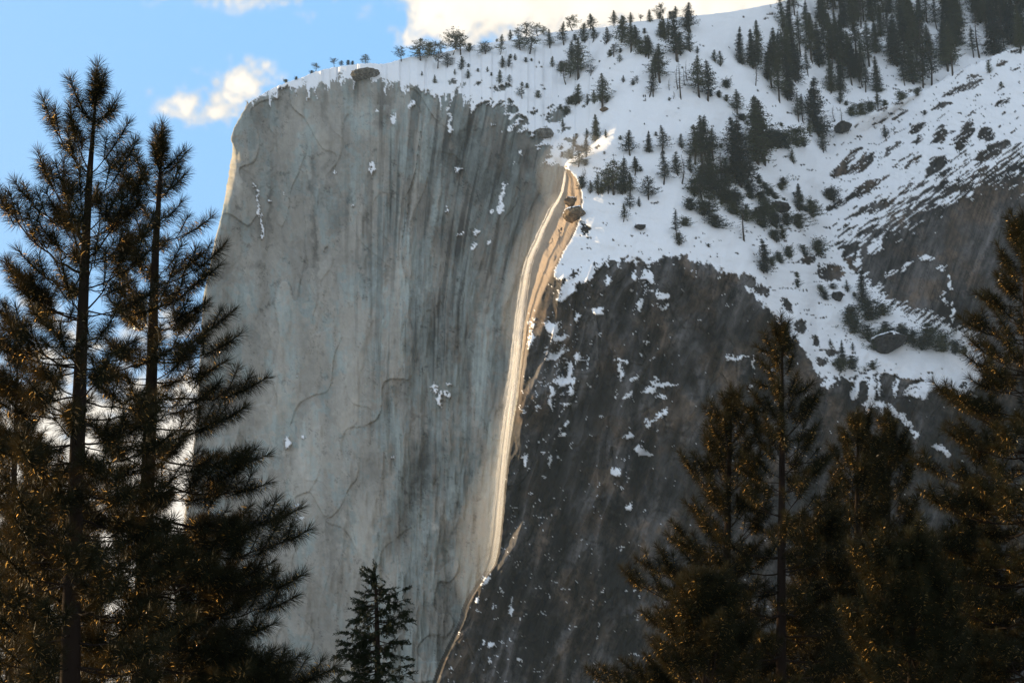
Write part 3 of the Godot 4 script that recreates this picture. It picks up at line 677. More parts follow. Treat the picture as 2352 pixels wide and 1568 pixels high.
func far_trees() -> void:
	far_bark = matte(lin(0.055, 0.042, 0.033))
	for k in 4: far_leaf.append(matte(lin(0.022 + 0.014 * k, 0.032 + 0.014 * k, 0.027 + 0.004 * k), 0.8, 0.2))
	grove("on the ledge above the wall's left corner", "pines along the rim", 402.0, 114.8, 0.4028, [[800, 115, 68, "W"], [910, 84, 38, "W"], [948, 76, 46, "G"], [985, 80, 53, "R"], [1012, 75, 53, "R"], [1085, 66, 14, "G"], [630, 180, 160, "S"], [690, 165, 148, "S"], [775, 128, 112, "S"]])
	grove("on the skyline left of the brightest cloud", "pines along the rim", 918.8, 0.0, 0.3174, [[10, 440, 340, "W"], [150, 435, 285, "G"], [210, 400, 310, "R"], [245, 392, 300, "W"], [300, 380, 300, "W"], [383, 395, 232, "W", 1.15], [438, 392, 248, "W", 1.1], [500, 370, 310, "R"], [270, 490, 375, "W"], [340, 480, 380, "G", 0.8], [622, 382, 295, "G", 1.2], [735, 320, 250, "J"], [722, 395, 322, "W"], [792, 287, 215, "J"], [700, 290, 268, "R"]])
	grove("on the snow rim above the wall", "pines along the rim", 918.8, 0.0, 0.3174, [[440, 500, 405, "J"], [497, 480, 455, "R"], [400, 540, 500, "J"], [488, 565, 500, "J"], [567, 513, 488, "R"], [632, 518, 480, "J"], [662, 542, 518, "R"], [718, 600, 508, "J"], [790, 594, 540, "G", 0.8], [885, 620, 590, "R"], [918, 635, 600, "R"], [882, 712, 632, "W"], [1003, 706, 655, "R"], [155, 545, 512, "J"], [250, 600, 540, "J"], [1143, 700, 692, "R"]])
	grove("on the open snow slope", "pines scattered on the snow slope", 918.8, 0.0, 0.3174, [[738, 490, 405, "J"], [785, 482, 408, "J"], [800, 416, 385, "R"], [832, 430, 383, "J"], [912, 445, 410, "R"], [952, 440, 418, "R"], [1105, 482, 410, "J"], [1235, 432, 310, "J", 1.1], [1290, 568, 300, "T", 1.5], [1232, 556, 440, "W"], [1170, 515, 440, "R"], [1380, 542, 460, "W", 1.2], [1200, 605, 445, "W", 0.7], [1600, 375, 342, "R"], [1545, 408, 320, "W"], [1518, 406, 358, "R"], [1588, 446, 390, "G", 0.8], [1445, 445, 430, "R"], [1520, 495, 485, "R"]])
	grove("at the crest of the snow slope", "pines along the snow crest", 918.8, 0.0, 0.3174, [[855, 262, 180, "W"], [905, 264, 153, "W", 1.2], [870, 355, 255, "G"], [938, 382, 262, "W", 1.3], [998, 257, 170, "W"], [1045, 250, 188, "G"], [1085, 342, 215, "T", 1.4], [1185, 320, 166, "T", 1.3], [1262, 290, 247, "R"], [1250, 220, 120, "W", 1.2], [1372, 215, 98, "T", 1.6], [1340, 300, 170, "J", 1.3], [1395, 300, 190, "T", 1.5], [1490, 317, 203, "J"], [1548, 182, 76, "T", 1.5], [1605, 302, 125, "J", 1.25], [1672, 162, 88, "J"], [1740, 152, 108, "W"], [1815, 157, 70, "J"], [1675, 372, 170, "T", 1.4], [1700, 345, 190, "T", 1.4], [1770, 237, 200, "R"]])
	grove("high on the slope under the pale cloud", "pines along the snow crest", 918.8, 0.0, 0.3174, [[1898, 140, 33, "W"], [1880, 132, 84, "R"], [1995, 122, 46, "J"], [1960, 127, 78, "R"], [1912, 277, 125, "F"], [1945, 287, 140, "T"], [1880, 265, 150, "J"], [2005, 442, 105, "T", 1.3], [2030, 400, 240, "J"], [2105, 228, 30, "T", 1.5], [2085, 225, 110, "J"], [2102, 372, 222, "J"], [2152, 385, 332, "J"], [1775, 408, 262, "J", 1.2], [1800, 417, 258, "T", 1.4], [1740, 385, 290, "R"]])
	grove("among the snags on the upper slope", "pines and snags in mid slope", 918.8, 0.0, 0.3174, [[1880, 592, 335, "T", 1.4], [1850, 560, 390, "T", 1.3], [1830, 695, 500, "T"], [1808, 700, 530, "D", 1.6], [2035, 712, 395, "D"], [2080, 585, 425, "D"], [2010, 642, 450, "D"], [1950, 646, 560, "D", 1.5], [1980, 712, 655, "D", 2.0], [2165, 695, 418, "T", 1.3], [2228, 725, 453, "T", 1.3], [2320, 472, 368, "J"], [2285, 447, 363, "J"], [2250, 700, 650, "R"], [2310, 700, 655, "R"], [2060, 615, 480, "D"]])
	grove("in the clump on the middle snowfield", "pines on the middle snowfield", 918.8, 0.0, 0.3174, [[1468, 772, 546, "T", 1.5], [1455, 740, 660, "J"], [1302, 747, 618, "J", 1.1], [1222, 752, 700, "R"], [1245, 745, 690, "R"], [1270, 762, 683, "R"], [1355, 757, 678, "J"], [1412, 744, 653, "J"], [1500, 740, 708, "R"], [1616, 594, 546, "J"], [1690, 613, 573, "R"], [1722, 602, 548, "W"], [1950, 726, 702, "R"], [1770, 900, 888, "R"]])
	grove("above the top of the waterfall", "pines near the top of the waterfall", 918.8, 0.0, 0.3174, [[1415, 1018, 838, "F", 1.1], [1350, 1133, 1005, "T", 1.6], [1350, 1002, 930, "J"], [1490, 994, 936, "J"], [1280, 1002, 963, "R"], [1255, 1057, 985, "J"], [1290, 1203, 1095, "G", 1.15], [1225, 1150, 1080, "G"], [1350, 1195, 1150, "R"], [1175, 1132, 1093, "R"], [1180, 920, 858, "J"], [1200, 830, 765, "R"], [1160, 785, 750, "R"], [1480, 1112, 1090, "R"], [1330, 1275, 1205, "D", 1.8]])
	grove("on the snow right of the waterfall top", "pines on the middle snowfield", 918.8, 0.0, 0.3174, [[1665, 1120, 950, "T", 1.7], [1808, 1102, 958, "F"], [1893, 1103, 912, "T", 1.3], [1600, 1007, 976, "R"], [1855, 980, 950, "R"], [1910, 1110, 1085, "R"], [1700, 1268, 1140, "T", 1.4], [1745, 1240, 1205, "R"]])
	grove("on the lip left of the dark grove", "trees on the snow lip", 976.1, 143.55, 0.25634, [[1690, 1175, 880, "G", 0.9], [1640, 1170, 940, "G", 0.7], [1800, 1160, 870, "T", 1.5], [1560, 1180, 1010, "J"], [1590, 1175, 1060, "J"], [1480, 1170, 1060, "J"], [1840, 1190, 1000, "T", 1.4], [1770, 1180, 1060, "R"], [1695, 890, 805, "D"], [1785, 900, 800, "D"], [2000, 1225, 1015, "G", 0.8], [1840, 1310, 1165, "G", 0.7], [1925, 1290, 1205, "J"], [1780, 1415, 1265, "T", 1.4], [1885, 960, 850, "T", 1.5], [2140, 1080, 810, "T", 1.3], [1420, 1020, 935, "D", 2.0], [1405, 1130, 1020, "R"]])
	grove("in the dark grove in the middle of the slope", "trees of the dark central grove", 1550.4, 0.0, 0.3408, [[180, 1092, 798, "T", 1.3], [215, 1088, 800, "T", 1.3], [140, 1103, 860, "T", 1.4], [262, 1078, 880, "T", 1.5], [45, 1000, 905, "J"], [110, 1160, 1040, "J"], [380, 1052, 808, "T", 1.7], [440, 1250, 835, "F", 1.25], [400, 1180, 900, "F"], [560, 1095, 675, "F", 1.2], [600, 1100, 700, "T", 1.4], [250, 1240, 1000, "F", 1.2], [200, 1260, 1050, "G", 0.8], [310, 1200, 1050, "G"], [500, 1180, 1040, "G", 0.8], [350, 1250, 1080, "F"], [20, 1180, 1030, "J"], [48, 1230, 1030, "D", 1.5], [265, 1330, 1150, "G"], [180, 1340, 1180, "G"], [330, 1360, 1200, "R"], [230, 1450, 1300, "G"], [420, 1420, 1280, "G"], [130, 1320, 1200, "R"]])
	grove("below the forest on the snow", "pines below the forest", 1550.4, 0.0, 0.3408, [[420, 768, 615, "T", 1.6], [970, 905, 545, "F", 1.25], [910, 910, 820, "J"], [1005, 1020, 888, "J"], [835, 818, 640, "T"], [870, 820, 640, "T"], [1115, 692, 600, "J", 1.1], [1422, 927, 843, "J"], [1685, 772, 740, "R"], [1080, 812, 710, "D", 1.6], [1128, 810, 715, "D", 1.6], [805, 1098, 1010, "J", 1.2], [840, 1415, 1245, "F", 1.2], [2125, 490, 410, "J"], [2203, 580, 550, "R"], [350, 680, 635, "R"], [300, 652, 612, "R"], [1590, 840, 822, "R"], [1370, 725, 620, "T", 1.4]])
	grove("beside the snow gully", "trees beside the snow gully", 1550.4, 402.0, 0.4028, [[395, 372, 190, "D", 1.8], [505, 548, 372, "F", 1.3], [1085, 728, 550, "F", 1.15], [982, 667, 600, "J"], [965, 1082, 950, "F"], [15, 350, 205, "T"], [25, 400, 330, "R"], [580, 380, 310, "R"], [1020, 1000, 955, "J"], [890, 980, 930, "J"], [1740, 1045, 960, "J"]])
	grove("growing in the snow gully", "shrubs of the snow gully", 1550.4, 402.0, 0.4028, [[1010, 850, 745, "S", 1.0], [1110, 830, 715, "S", 1.1], [1190, 800, 725, "S"], [1020, 900, 800, "S"], [1450, 975, 850, "S", 0.9], [1410, 1000, 920, "S"], [1530, 1010, 905, "S"], [1600, 1015, 950, "S"], [1660, 1020, 965, "S"], [1130, 1105, 1055, "S"], [1010, 1110, 1035, "S"], [940, 1120, 1040, "S", 1.2], [1075, 1130, 1090, "S"], [700, 640, 595, "S"], [700, 585, 555, "S"], [860, 710, 665, "S"], [840, 670, 625, "S"], [900, 650, 615, "S"], [1030, 695, 670, "S"], [820, 450, 370, "S", 1.1], [740, 460, 400, "S"], [650, 470, 405, "S"], [560, 520, 470, "S"], [600, 500, 440, "S"]])
	grove("covering the big gully boulder", "shrubs of the snow gully", 1550.4, 402.0, 0.4028, [[1110, 940, 860, "S"], [1180, 960, 880, "S"], [1250, 975, 870, "S"], [1310, 950, 870, "S"], [1210, 900, 835, "S"], [1290, 905, 845, "S"], [1360, 960, 890, "S"], [1150, 1000, 930, "S"]])
	grove("on the slope beside the gully head", "shrubs by the gully head", 1550.4, 402.0, 0.4028, [[500, 300, 200, "S", 1.1], [560, 290, 220, "S"], [640, 290, 215, "S"], [700, 300, 220, "S"], [780, 240, 160, "S"], [890, 140, 75, "S"], [480, 145, 90, "S"], [560, 220, 165, "S"], [230, 300, 225, "S", 1.2], [330, 220, 150, "S"], [160, 230, 150, "S"], [90, 200, 130, "S"], [300, 160, 80, "S", 1.1], [400, 260, 190, "S"], [570, 370, 315, "S"], [620, 360, 310, "S"], [60, 290, 240, "S"], [195, 410, 390, "S"], [50, 290, 255, "R"], [440, 130, 70, "S"], [620, 60, 15, "S"]])
	grove("below the forest edge", "shrubs below the forest", 1550.4, 0.0, 0.3408, [[690, 1000, 880, "S", 0.9], [750, 995, 890, "S"], [820, 985, 860, "S", 0.9], [865, 985, 925, "S"], [455, 808, 762, "S", 1.3], [720, 852, 828, "S"], [1155, 708, 678, "S"], [1380, 618, 588, "S"], [1415, 715, 675, "S"], [1530, 690, 620, "S"], [1190, 780, 720, "S"], [1260, 770, 690, "S"], [1320, 750, 680, "S"], [1640, 640, 590, "S"], [345, 590, 535, "S", 1.2], [645, 1000, 890, "S"], [120, 870, 850, "S"], [310, 1000, 970, "S"], [590, 1340, 1285, "S"], [1050, 1345, 1265, "S"], [920, 1420, 1350, "S"], [610, 1440, 1330, "S"]])
	# the tangle of brush under the central grove
	var tr := RandomNumberGenerator.new()
	tr.seed = 12
	var made := 0
	while made < 58:
		var q := Vector2(tr.randf_range(1590, 1850), tr.randf_range(390, 530))
		if absf(q.y - (400.0 + 0.42 * (q.x - 1590.0))) > 52.0: continue
		made += 1
		var bp := ground(q.x, q.y)
		plant("S" if made % 3 else "R", bp - Vector3(0, 0.4, 0), tr.randf_range(5.0, 10.0), tr.randf_range(1.1, 1.9), "dark shrub in the tangle of brush below the central grove" if made % 3 else "small bushy pine in the tangle of brush below the central grove", "shrub" if made % 3 else "tree", "brush below the central grove", made)
	# the forest at the upper right: planted from the back to the front
	var r := RandomNumberGenerator.new()
	r.seed = 5
	var poly := PackedVector2Array([Vector2(1690, 165), Vector2(1700, 190), Vector2(1720, 214), Vector2(1790, 238), Vector2(1850, 222), Vector2(1920, 208), Vector2(2010, 212), Vector2(2110, 212), Vector2(2160, 190), Vector2(2250, 140), Vector2(2360, 105), Vector2(2420, 60), Vector2(2420, -60), Vector2(1950, -60), Vector2(1900, 0), Vector2(1800, 40), Vector2(1790, 80), Vector2(1720, 120)])
	var placed: Array = []
	var tries := 0
	while placed.size() < 185 and tries < 9000:
		tries += 1
		var p := Vector2(r.randf_range(1690, 2420), r.randf_range(-60, 240))
		if not Geometry2D.is_point_in_polygon(p, poly): continue
		# clearings where snow shows between the trees
		if Vector2((p.x - 2030) / 34.0, (p.y - 170) / 40.0).length() < 1.0: continue
		if Vector2((p.x - 2150) / 40.0, (p.y - 105) / 26.0).length() < 1.0: continue
		if Vector2((p.x - 1990) / 26.0, (p.y - 95) / 26.0).length() < 1.0: continue
		var ok := true
		for q in placed:
			if absf(q.x - p.x) < 9.0 and absf(q.y - p.y) < 9.0: ok = false
		if ok: placed.append(p)
	placed.sort_custom(func(a, b): return a.x < b.x)
	var front := {}
	for n in placed.size():
		var bin := int(placed[n].x / 27.0)
		if not front.has(bin) or placed[n].y > placed[front[bin]].y: front[bin] = n
	var seen_front := 0
	for n in placed.size():
		var p: Vector2 = placed[n]
		var g := ground(p.x, p.y)
		var kind := "F" if r.randf() < 0.42 else "T" if r.randf() < 0.85 else "D"
		var tall := r.randf_range(62, 118) * lerpf(0.9, 1.25, clampf((p.x - 1700) / 600.0, 0, 1))
		var high := (elev(p.y - tall) - elev(p.y)) * -g.z
		var what := {"F": "dense dark fir packed", "T": "tall layered conifer packed", "D": "bare grey snag standing"}
		var label: String = what[kind] + " among others in the dense forest at upper right"
		if front[int(p.x / 27.0)] == n and seen_front < 30:
			label = {"F": "dense dark fir", "T": "tall layered conifer", "D": "bare grey snag"}[kind] + " in the front row of the upper right forest, %s from left" % ORD[seen_front]
			seen_front += 1
		plant(kind, g - Vector3(0, 1, 0), high, r.randf_range(0.9, 1.25), label, "tree", "trees of the upper right forest", n)

# ------------------------------------------------------------------ near pines
var tufts: Array = []
var sprays: Array = []
var needle_mat: StandardMaterial3D
var bark_mat: StandardMaterial3D
var twig_mat: StandardMaterial3D

var glints: Array = []
var glint_mat: StandardMaterial3D

func make_bundles(sd: int) -> ArrayMesh:    # needles that hang together in glossy bundles below the shoot
	var r := RandomNumberGenerator.new()
	r.seed = sd
	var s := Shape.new()
	for k in 9:
		var az := r.randf() * TAU
		var p := Vector3(cos(az) * 0.03, r.randf_range(-0.2, 0.1), sin(az) * 0.03)
		var d := Vector3(cos(az), r.randf_range(-0.5, 0.9), sin(az)).normalized()
		var side := d.cross(Vector3(r.randfn(), r.randfn(), r.randfn())).normalized() * r.randf_range(0.0045, 0.0085)
		var len := r.randf_range(0.05, 0.10)
		var m := p + d * len * 0.5
		var e := p + d * len + Vector3(0, -0.02, 0)
		s.quad(p - side * 0.5, p + side * 0.5, m + side, m - side)
		s.tri(m - side, m + side, e)
	return s.mesh()

func make_tuft(sd: int) -> ArrayMesh:       # long needles round the end of a shoot that runs along +y
	var r := RandomNumberGenerator.new()
	r.seed = sd
	var s := Shape.new()
	for k in 215:
		var t := pow(r.randf(), 0.8)
		var p := Vector3(0, lerpf(-0.20, 0.15, t), 0)
		var az := r.randf() * TAU
		var open := deg_to_rad(lerpf(92.0, 26.0, t * t) + r.randfn() * 12.0)
		var d := Vector3(sin(open) * cos(az), cos(open), sin(open) * sin(az))
		var side := d.cross(Vector3(r.randfn(), r.randfn(), r.randfn())).normalized() * 0.0021
		var len := r.randf_range(0.18, 0.245)
		var sag := Vector3(0, -0.02, 0) * r.randf()
		var m := p + d * len * 0.55
		var e := p + d * len + sag
		s.quad(p - side, p + side, m + side * 1.15, m - side * 1.15)
		s.tri(m - side * 1.15, m + side * 1.15, e)
	s.tube(PackedVector3Array([Vector3(0, -0.18, 0), Vector3(0, 0.12, 0)]), PackedFloat32Array([0.011, 0.008]), 4)
	return s.mesh()

class Pine:
	var where: Array[Transform3D] = []

func bow(a: Vector3, b: Vector3, sag: float, n: int) -> PackedVector3Array:
	var p := PackedVector3Array()
	var l := a.distance_to(b)
	for k in n + 1:
		var t := k / float(n)
		p.append(a.lerp(b, t) - Vector3(0, sag * l * 4.0 * t * (1.0 - t), 0))
	return p

func along(p: PackedVector3Array, t: float) -> Vector3:
	var f := clampf(t, 0.0, 0.9999) * (p.size() - 1)
	return p[int(f)].lerp(p[int(f) + 1], f - int(f))

func tuft_at(list: Array, r: RandomNumberGenerator, p: Vector3, d: Vector3, size: float) -> void:
	var y := d.normalized()
	var x := y.cross(Vector3(r.randfn(), r.randfn(), r.randfn())).normalized()
	list.append(Transform3D(Basis(x, y, x.cross(y)) * Basis.from_scale(Vector3.ONE * size), p))

func pine_branch(tree: Node3D, r: RandomNumberGenerator, base: Vector3, tip: Vector3, thick: float, size: float, list: Array, sag := 0.09) -> void:
	var L := base.distance_to(tip)
	var s := Shape.new()
	var n := clampi(int(L / 0.22), 4, 10)
	var p := bow(base, tip, sag, n)
	for k in range(1, p.size() - 1): p[k] += Vector3(r.randfn(), r.randfn(), r.randfn()) * L * 0.008
	var rad := PackedFloat32Array()
	for k in p.size(): rad.append(lerpf(thick, 0.008, pow(k / float(n), 0.7)))
	s.tube(p, rad, 5)
	var end := (p[n] - p[n - 1]).normalized()
	tuft_at(list, r, p[n], end + Vector3(0, 0.15, 0), size)
	tuft_at(list, r, p[n] - end * 0.19 * size, end, size * 0.95)
	if L > 0.8: tuft_at(list, r, p[n] - end * 0.38 * size, end, size * 0.85)
	var twigs := clampi(int(L / 0.30) - (2 if L < 1.9 else 0), 0, 11)
	for k in twigs:
		var t := lerpf(0.32 if L > 0.9 else 0.5, 0.93, (k + 0.5 * r.randf()) / twigs)
		var q := along(p, t)
		var tang := (along(p, t + 0.05) - along(p, t - 0.05)).normalized()
		var side := tang.cross(Vector3.UP).normalized() * (1.0 if k % 2 == 0 else -1.0)
		var d := (tang * r.randf_range(0.55, 1.0) + side * r.randf_range(0.45, 1.0) + Vector3(0, r.randf_range(-0.05, 0.6), 0)).normalized()
		var l := (0.16 + 0.30 * L * (1.0 - t)) * r.randf_range(0.7, 1.25)
		var e := q + d * l + Vector3(0, l * 0.18, 0)
		s.tube(bow(q, e, 0.10, 3), PackedFloat32Array([maxf(thick * 0.35, 0.009), 0.010, 0.008, 0.006]), 3)
		tuft_at(list, r, e, d + Vector3(0, 0.45, 0), size * r.randf_range(0.8, 1.05))
		if l > 0.5:
			for m in int(l / 0.3):
				var f := r.randf_range(0.4, 0.8)
				var o := (d + side.cross(Vector3.UP) * (1.0 if m % 2 else -1.0) * 0.8 + Vector3(0, 0.3, 0)).normalized() * r.randf_range(0.13, 0.3)
				s.tube(PackedVector3Array([q.lerp(e, f) - Vector3(0, l * 0.06, 0), q.lerp(e, f) + o]), PackedFloat32Array([0.008, 0.005]), 3)
				tuft_at(list, r, q.lerp(e, f) + o, o + Vector3(0, 0.08, 0), size * r.randf_range(0.75, 0.95))
	part("branch", s.mesh(true), twig_mat, tree)

func needles(tree: Node3D, list: Array, meshes: Array, mat: Material, called: String) -> void:
	for v in meshes.size():
		var mine: Array = []
		for k in list.size():
			if k % meshes.size() == v: mine.append(list[k])
		if mine.is_empty(): continue
		var mm := MultiMesh.new()
		mm.transform_format = MultiMesh.TRANSFORM_3D
		mm.mesh = meshes[v]
		mm.instance_count = mine.size()
		for k in mine.size(): mm.set_instance_transform(k, mine[k])
		var o := MultiMeshInstance3D.new()
		o.multimesh = mm
		o.material_override = mat
		o.name = called
		o.set_meta("kind", "stuff")
		tree.add_child(o, true)

# axis: spots down the trunk; prof: (y, half width) both in the photograph's measure at that distance
func pine(called: String, label: String, group: String, far: float, axis: PackedVector2Array, prof: PackedVector2Array, thick: float, gap: float, per: int, size: float, given: Array, sd: int) -> void:
	var r := RandomNumberGenerator.new()
	r.seed = sd
	var tree := Node3D.new()
	tree.name = numbered(called)
	add_child(tree)
	var foot := at(axis[axis.size() - 1].x, axis[axis.size() - 1].y, far)
	foot.y = 0.0
	tree.position = foot
	tag(tree, label, "tree", group)
	var list: Array = []
	var mpp := (at(CX + 1, CY, far) - at(CX, CY, far)).x
	var pts := PackedVector3Array()
	var rad := PackedFloat32Array()
	for k in axis.size():
		pts.append(at(axis[k].x, axis[k].y, far) - foot)
		rad.append(maxf(0.012, thick * pow(float(k) / (axis.size() - 1), 0.8)))
	pts.append(Vector3(0, 0, 0)); rad.append(thick * 1.15)
	var s := Shape.new()
	s.tube(pts, rad, 9)
	part("trunk", s.mesh(true), bark_mat, tree)
	# leader
	tuft_at(list, r, pts[0], Vector3.UP, size * 1.05)
	for k in 5: tuft_at(list, r, pts[0].lerp(pts[1], 0.0) - Vector3(0, 0.14 + 0.13 * k, 0), Vector3(r.randfn() * 0.25, 1, r.randfn() * 0.25), size)
	# branches that draw the outline
	for g in given:
		var b := at(axis_x(axis, g[0]), g[0], far) - foot
		var e := at(g[1], g[2], far) - foot
		e.z += r.randf_range(-0.2, 0.25) * absf(e.x - b.x)
		pine_branch(tree, r, b, e, clampf(b.distance_to(e) * 0.013, 0.012, 0.05), size, list, 0.11)
	# and the whorls between
	var y := axis[0].y + gap * 0.8
	var turn := r.randf() * TAU
	while y < prof[prof.size() - 1].x:
		var half := line(prof, y) * mpp
		var b := at(axis_x(axis, y), y, far) - foot
		var up := clampf(lerpf(1.5, 0.05, smoothstep(0.0, 700.0, (y - axis[0].y))), 0.05, 1.5)
		for k in (maxi(2, per - 3) if given.size() > 8 and far < 32.0 and y < axis[0].y + 330.0 else per):
			turn += 2.399 + r.randfn() * 0.25
			var l := half * r.randf_range(0.55, 1.0)
			if l < 0.16: l = 0.16
			var tip := b + Vector3(cos(turn) * l, l * (up * r.randf_range(0.6, 1.2) + 0.06), sin(turn) * l)
			pine_branch(tree, r, b + Vector3(0, r.randf_range(-0.08, 0.08), 0), tip, clampf(l * 0.014, 0.010, 0.05), size, list, 0.10)
		y += gap * r.randf_range(0.8, 1.2) * (1.0 if y < 950.0 or far < 31.0 else 0.85)
	needles(tree, list, tufts, needle_mat, "needles")
	needles(tree, list, glints, glint_mat, "needle_bundles")
	total_tufts += list.size()

var total_tufts := 0

func axis_x(axis: PackedVector2Array, y: float) -> float:
	for k in axis.size() - 1:
		if y <= axis[k + 1].y: return lerpf(axis[k].x, axis[k + 1].x, clampf((y - axis[k].y) / (axis[k + 1].y - axis[k].y), 0, 1))
	return axis[axis.size() - 1].x

func V(a: Array) -> PackedVector2Array:
	var p := PackedVector2Array()
	for k in range(0, a.size(), 2): p.append(Vector2(a[k], a[k + 1]))
	return p

func near_trees() -> void:
	for k in 4: tufts.append(make_tuft(40 + k))
	for k in 4: glints.append(make_bundles(80 + k))
	glint_mat = matte(lin(0.085, 0.062, 0.022), 0.2, 1.0)
	glint_mat.backlight_enabled = true
	glint_mat.backlight = lin(1.0, 0.64, 0.20)
	needle_mat = matte(lin(0.014, 0.017, 0.009), 0.4, 0.1)
	needle_mat.backlight_enabled = true
	needle_mat.backlight = lin(0.02, 0.012, 0.003)
	bark_mat = matte(lin(0.026, 0.019, 0.015), 0.95, 0.1)
	twig_mat = matte(lin(0.024, 0.018, 0.014), 0.85, 0.15)
	pine("pine_tree", "tallest dark pine at the left, its tip high against the blue sky", "pines at the left", 27.0,
		V([222, 168, 214, 290, 205, 400, 196, 560, 188, 750, 182, 900, 172, 1150, 163, 1400, 160, 1620]),
		V([168, 10, 260, 45, 400, 95, 520, 150, 700, 195, 900, 225, 1200, 260, 1640, 290]), 0.19, 60.0, 5, 1.32,
		[[400, 110, 255], [400, 283, 302], [278, 168, 203], [281, 255, 245], [396, 160, 256], [529, 101, 382], [534, 283, 425], [538, 54, 446], [572, 142, 384], [629, 6, 460], [734, 8, 604], [738, 50, 637], [719, 292, 560], [819, 2, 792], [600, 330, 420], [850, -10, 700], [960, -20, 860], [1080, -30, 1000]], 101)
	pine("pine_tree", "dark pine just right of the tallest one, its branches crossing the grey wall", "pines at the left", 30.0,
		V([372, 304, 368, 390, 363, 470, 357, 560, 352, 700, 348, 850, 343, 1000, 335, 1200, 325, 1400, 318, 1620]),
		V([304, 10, 400, 40, 520, 75, 680, 120, 850, 150, 1050, 190, 1300, 250, 1640, 290]), 0.19, 58.0, 5, 1.35,
		[[405, 414, 360], [443, 414, 412], [457, 317, 375], [467, 281, 402], [553, 467, 503], [653, 498, 575], [681, 494, 636], [729, 452, 702], [810, 518, 728], [829, 542, 794], [900, 598, 890], [985, 549, 952], [1043, 590, 1046], [1096, 596, 1118], [1180, 671, 1176], [1255, 700, 1240], [1310, 681, 1338], [1384, 657, 1381], [1437, 545, 1498], [1570, 748, 1537], [1560, 670, 1513], [1520, 602, 1512], [1130, 560, 1080], [1230, 590, 1210], [1340, 600, 1300], [1480, 610, 1440], [1590, 700, 1560], [1595, 640, 1550]], 102)
	pine("pine_tree", "slender pine at the far left edge behind the tall pair", "pines at the left", 40.0,
		V([40, 800, 36, 950, 30, 1150, 25, 1350, 22, 1640]), V([800, 10, 900, 55, 1100, 100, 1640, 170]), 0.15, 44.0, 5, 1.15, [], 103)
	pine("pine_tree", "tallest slim pine of the right group, bare gaps between its upper branches", "pines at the right", 40.0,
		V([1796, 738, 1797, 850, 1797, 1000, 1796, 1200, 1795, 1400, 1794, 1640]),
		V([738, 8, 800, 30, 900, 60, 1050, 95, 1250, 150, 1450, 200, 1640, 240]), 0.15, 52.0, 4, 1.2,
		[[812, 1750, 800], [880, 1746, 880], [905, 1858, 886], [935, 1712, 938], [960, 1872, 920], [1010, 1850, 1000], [1060, 1912, 1042], [1000, 1735, 975], [1110, 1700, 1080], [1080, 1880, 1070]], 105)
	pine("pine_tree", "leaning-crowned pine left of the slim one, its long arms reaching left", "pines at the right", 41.0,
		V([1680, 902, 1678, 1000, 1673, 1150, 1670, 1300, 1668, 1640]),
		V([902, 8, 960, 35, 1050, 65, 1200, 90, 1400, 130, 1640, 170]), 0.14, 46.0, 5, 1.2,
		[[1150, 1568, 1052], [1290, 1552, 1210], [1350, 1473, 1290], [1400, 1434, 1322], [1430, 1515, 1270], [1480, 1481, 1418], [1120, 1600, 1060], [980, 1627, 950], [1060, 1622, 1005], [1600, 1356, 1548], [1605, 1390, 1530], [1610, 1440, 1528], [1600, 1490, 1512], [1560, 1500, 1470], [1500, 1530, 1400], [1300, 1545, 1235]], 106)
	pine("pine_tree", "left one of the twin pointed pines right of the slim one", "pines at the right", 46.0,
		V([1972, 956, 1971, 1050, 1970, 1200, 1968, 1640]), V([956, 10, 1040, 48, 1150, 72, 1300, 95, 1640, 140]), 0.13, 42.0, 5, 1.3, [], 107)
	pine("pine_tree", "right one of the twin pointed pines, slightly lower", "pines at the right", 47.0,
		V([2046, 972, 2043, 1060, 2039, 1250, 2036, 1640]), V([972, 14, 1040, 50, 1150, 70, 1300, 90, 1640, 140]), 0.13, 42.0, 5, 1.3, [], 108)
	pine("pine_tree", "large dense pine at the right edge, cut off by the frame", "pines at the right", 35.0,
		V([2350, 500, 2356, 620, 2362, 800, 2368, 1000, 2374, 1300, 2380, 1640]),
		V([500, 14, 600, 50, 720, 105, 850, 140, 1000, 190, 1200, 240, 1640, 300]), 0.22, 50.0, 6, 1.2,
		[[700, 2254, 684], [780, 2226, 732], [860, 2233, 822], [1000, 2158, 882], [960, 2198, 920], [1120, 2124, 1050], [1200, 2123, 1138], [1280, 2109, 1235], [650, 2308, 608], [900, 2240, 880], [1050, 2180, 1000], [1340, 2130, 1300]], 109)
	pine("pine_tree", "nearer soft pine low between the twin pines and the right edge", "pines at the right", 31.0,
		V([2088, 1268, 2091, 1340, 2094, 1450, 2096, 1640]), V([1268, 20, 1340, 80, 1450, 120, 1640, 150]), 0.10, 34.0, 7, 1.15, [], 110)
	pine("pine_tree", "bushy pine at the bottom right under the large one", "pines at the right", 38.0,
		V([2235, 1200, 2237, 1320, 2240, 1640]), V([1200, 16, 1300, 70, 1450, 110, 1640, 150]), 0.12, 34.0, 7, 1.2, [], 111)
	pine("pine_tree", "bushy pine low in front of the slim one", "pines at the right", 43.0,
		V([1900, 1180, 1899, 1300, 1898, 1640]), V([1180, 14, 1280, 60, 1450, 100, 1640, 140]), 0.12, 34.0, 7, 1.2, [], 112)
	pine("pine_tree", "dark pine at the bottom left corner, behind the tallest trunk", "pines at the left", 36.0,
		V([100, 1080, 102, 1200, 104, 1350, 106, 1640]), V([1080, 12, 1180, 70, 1350, 130, 1640, 190]), 0.13, 40.0, 6, 1.1, [], 113)
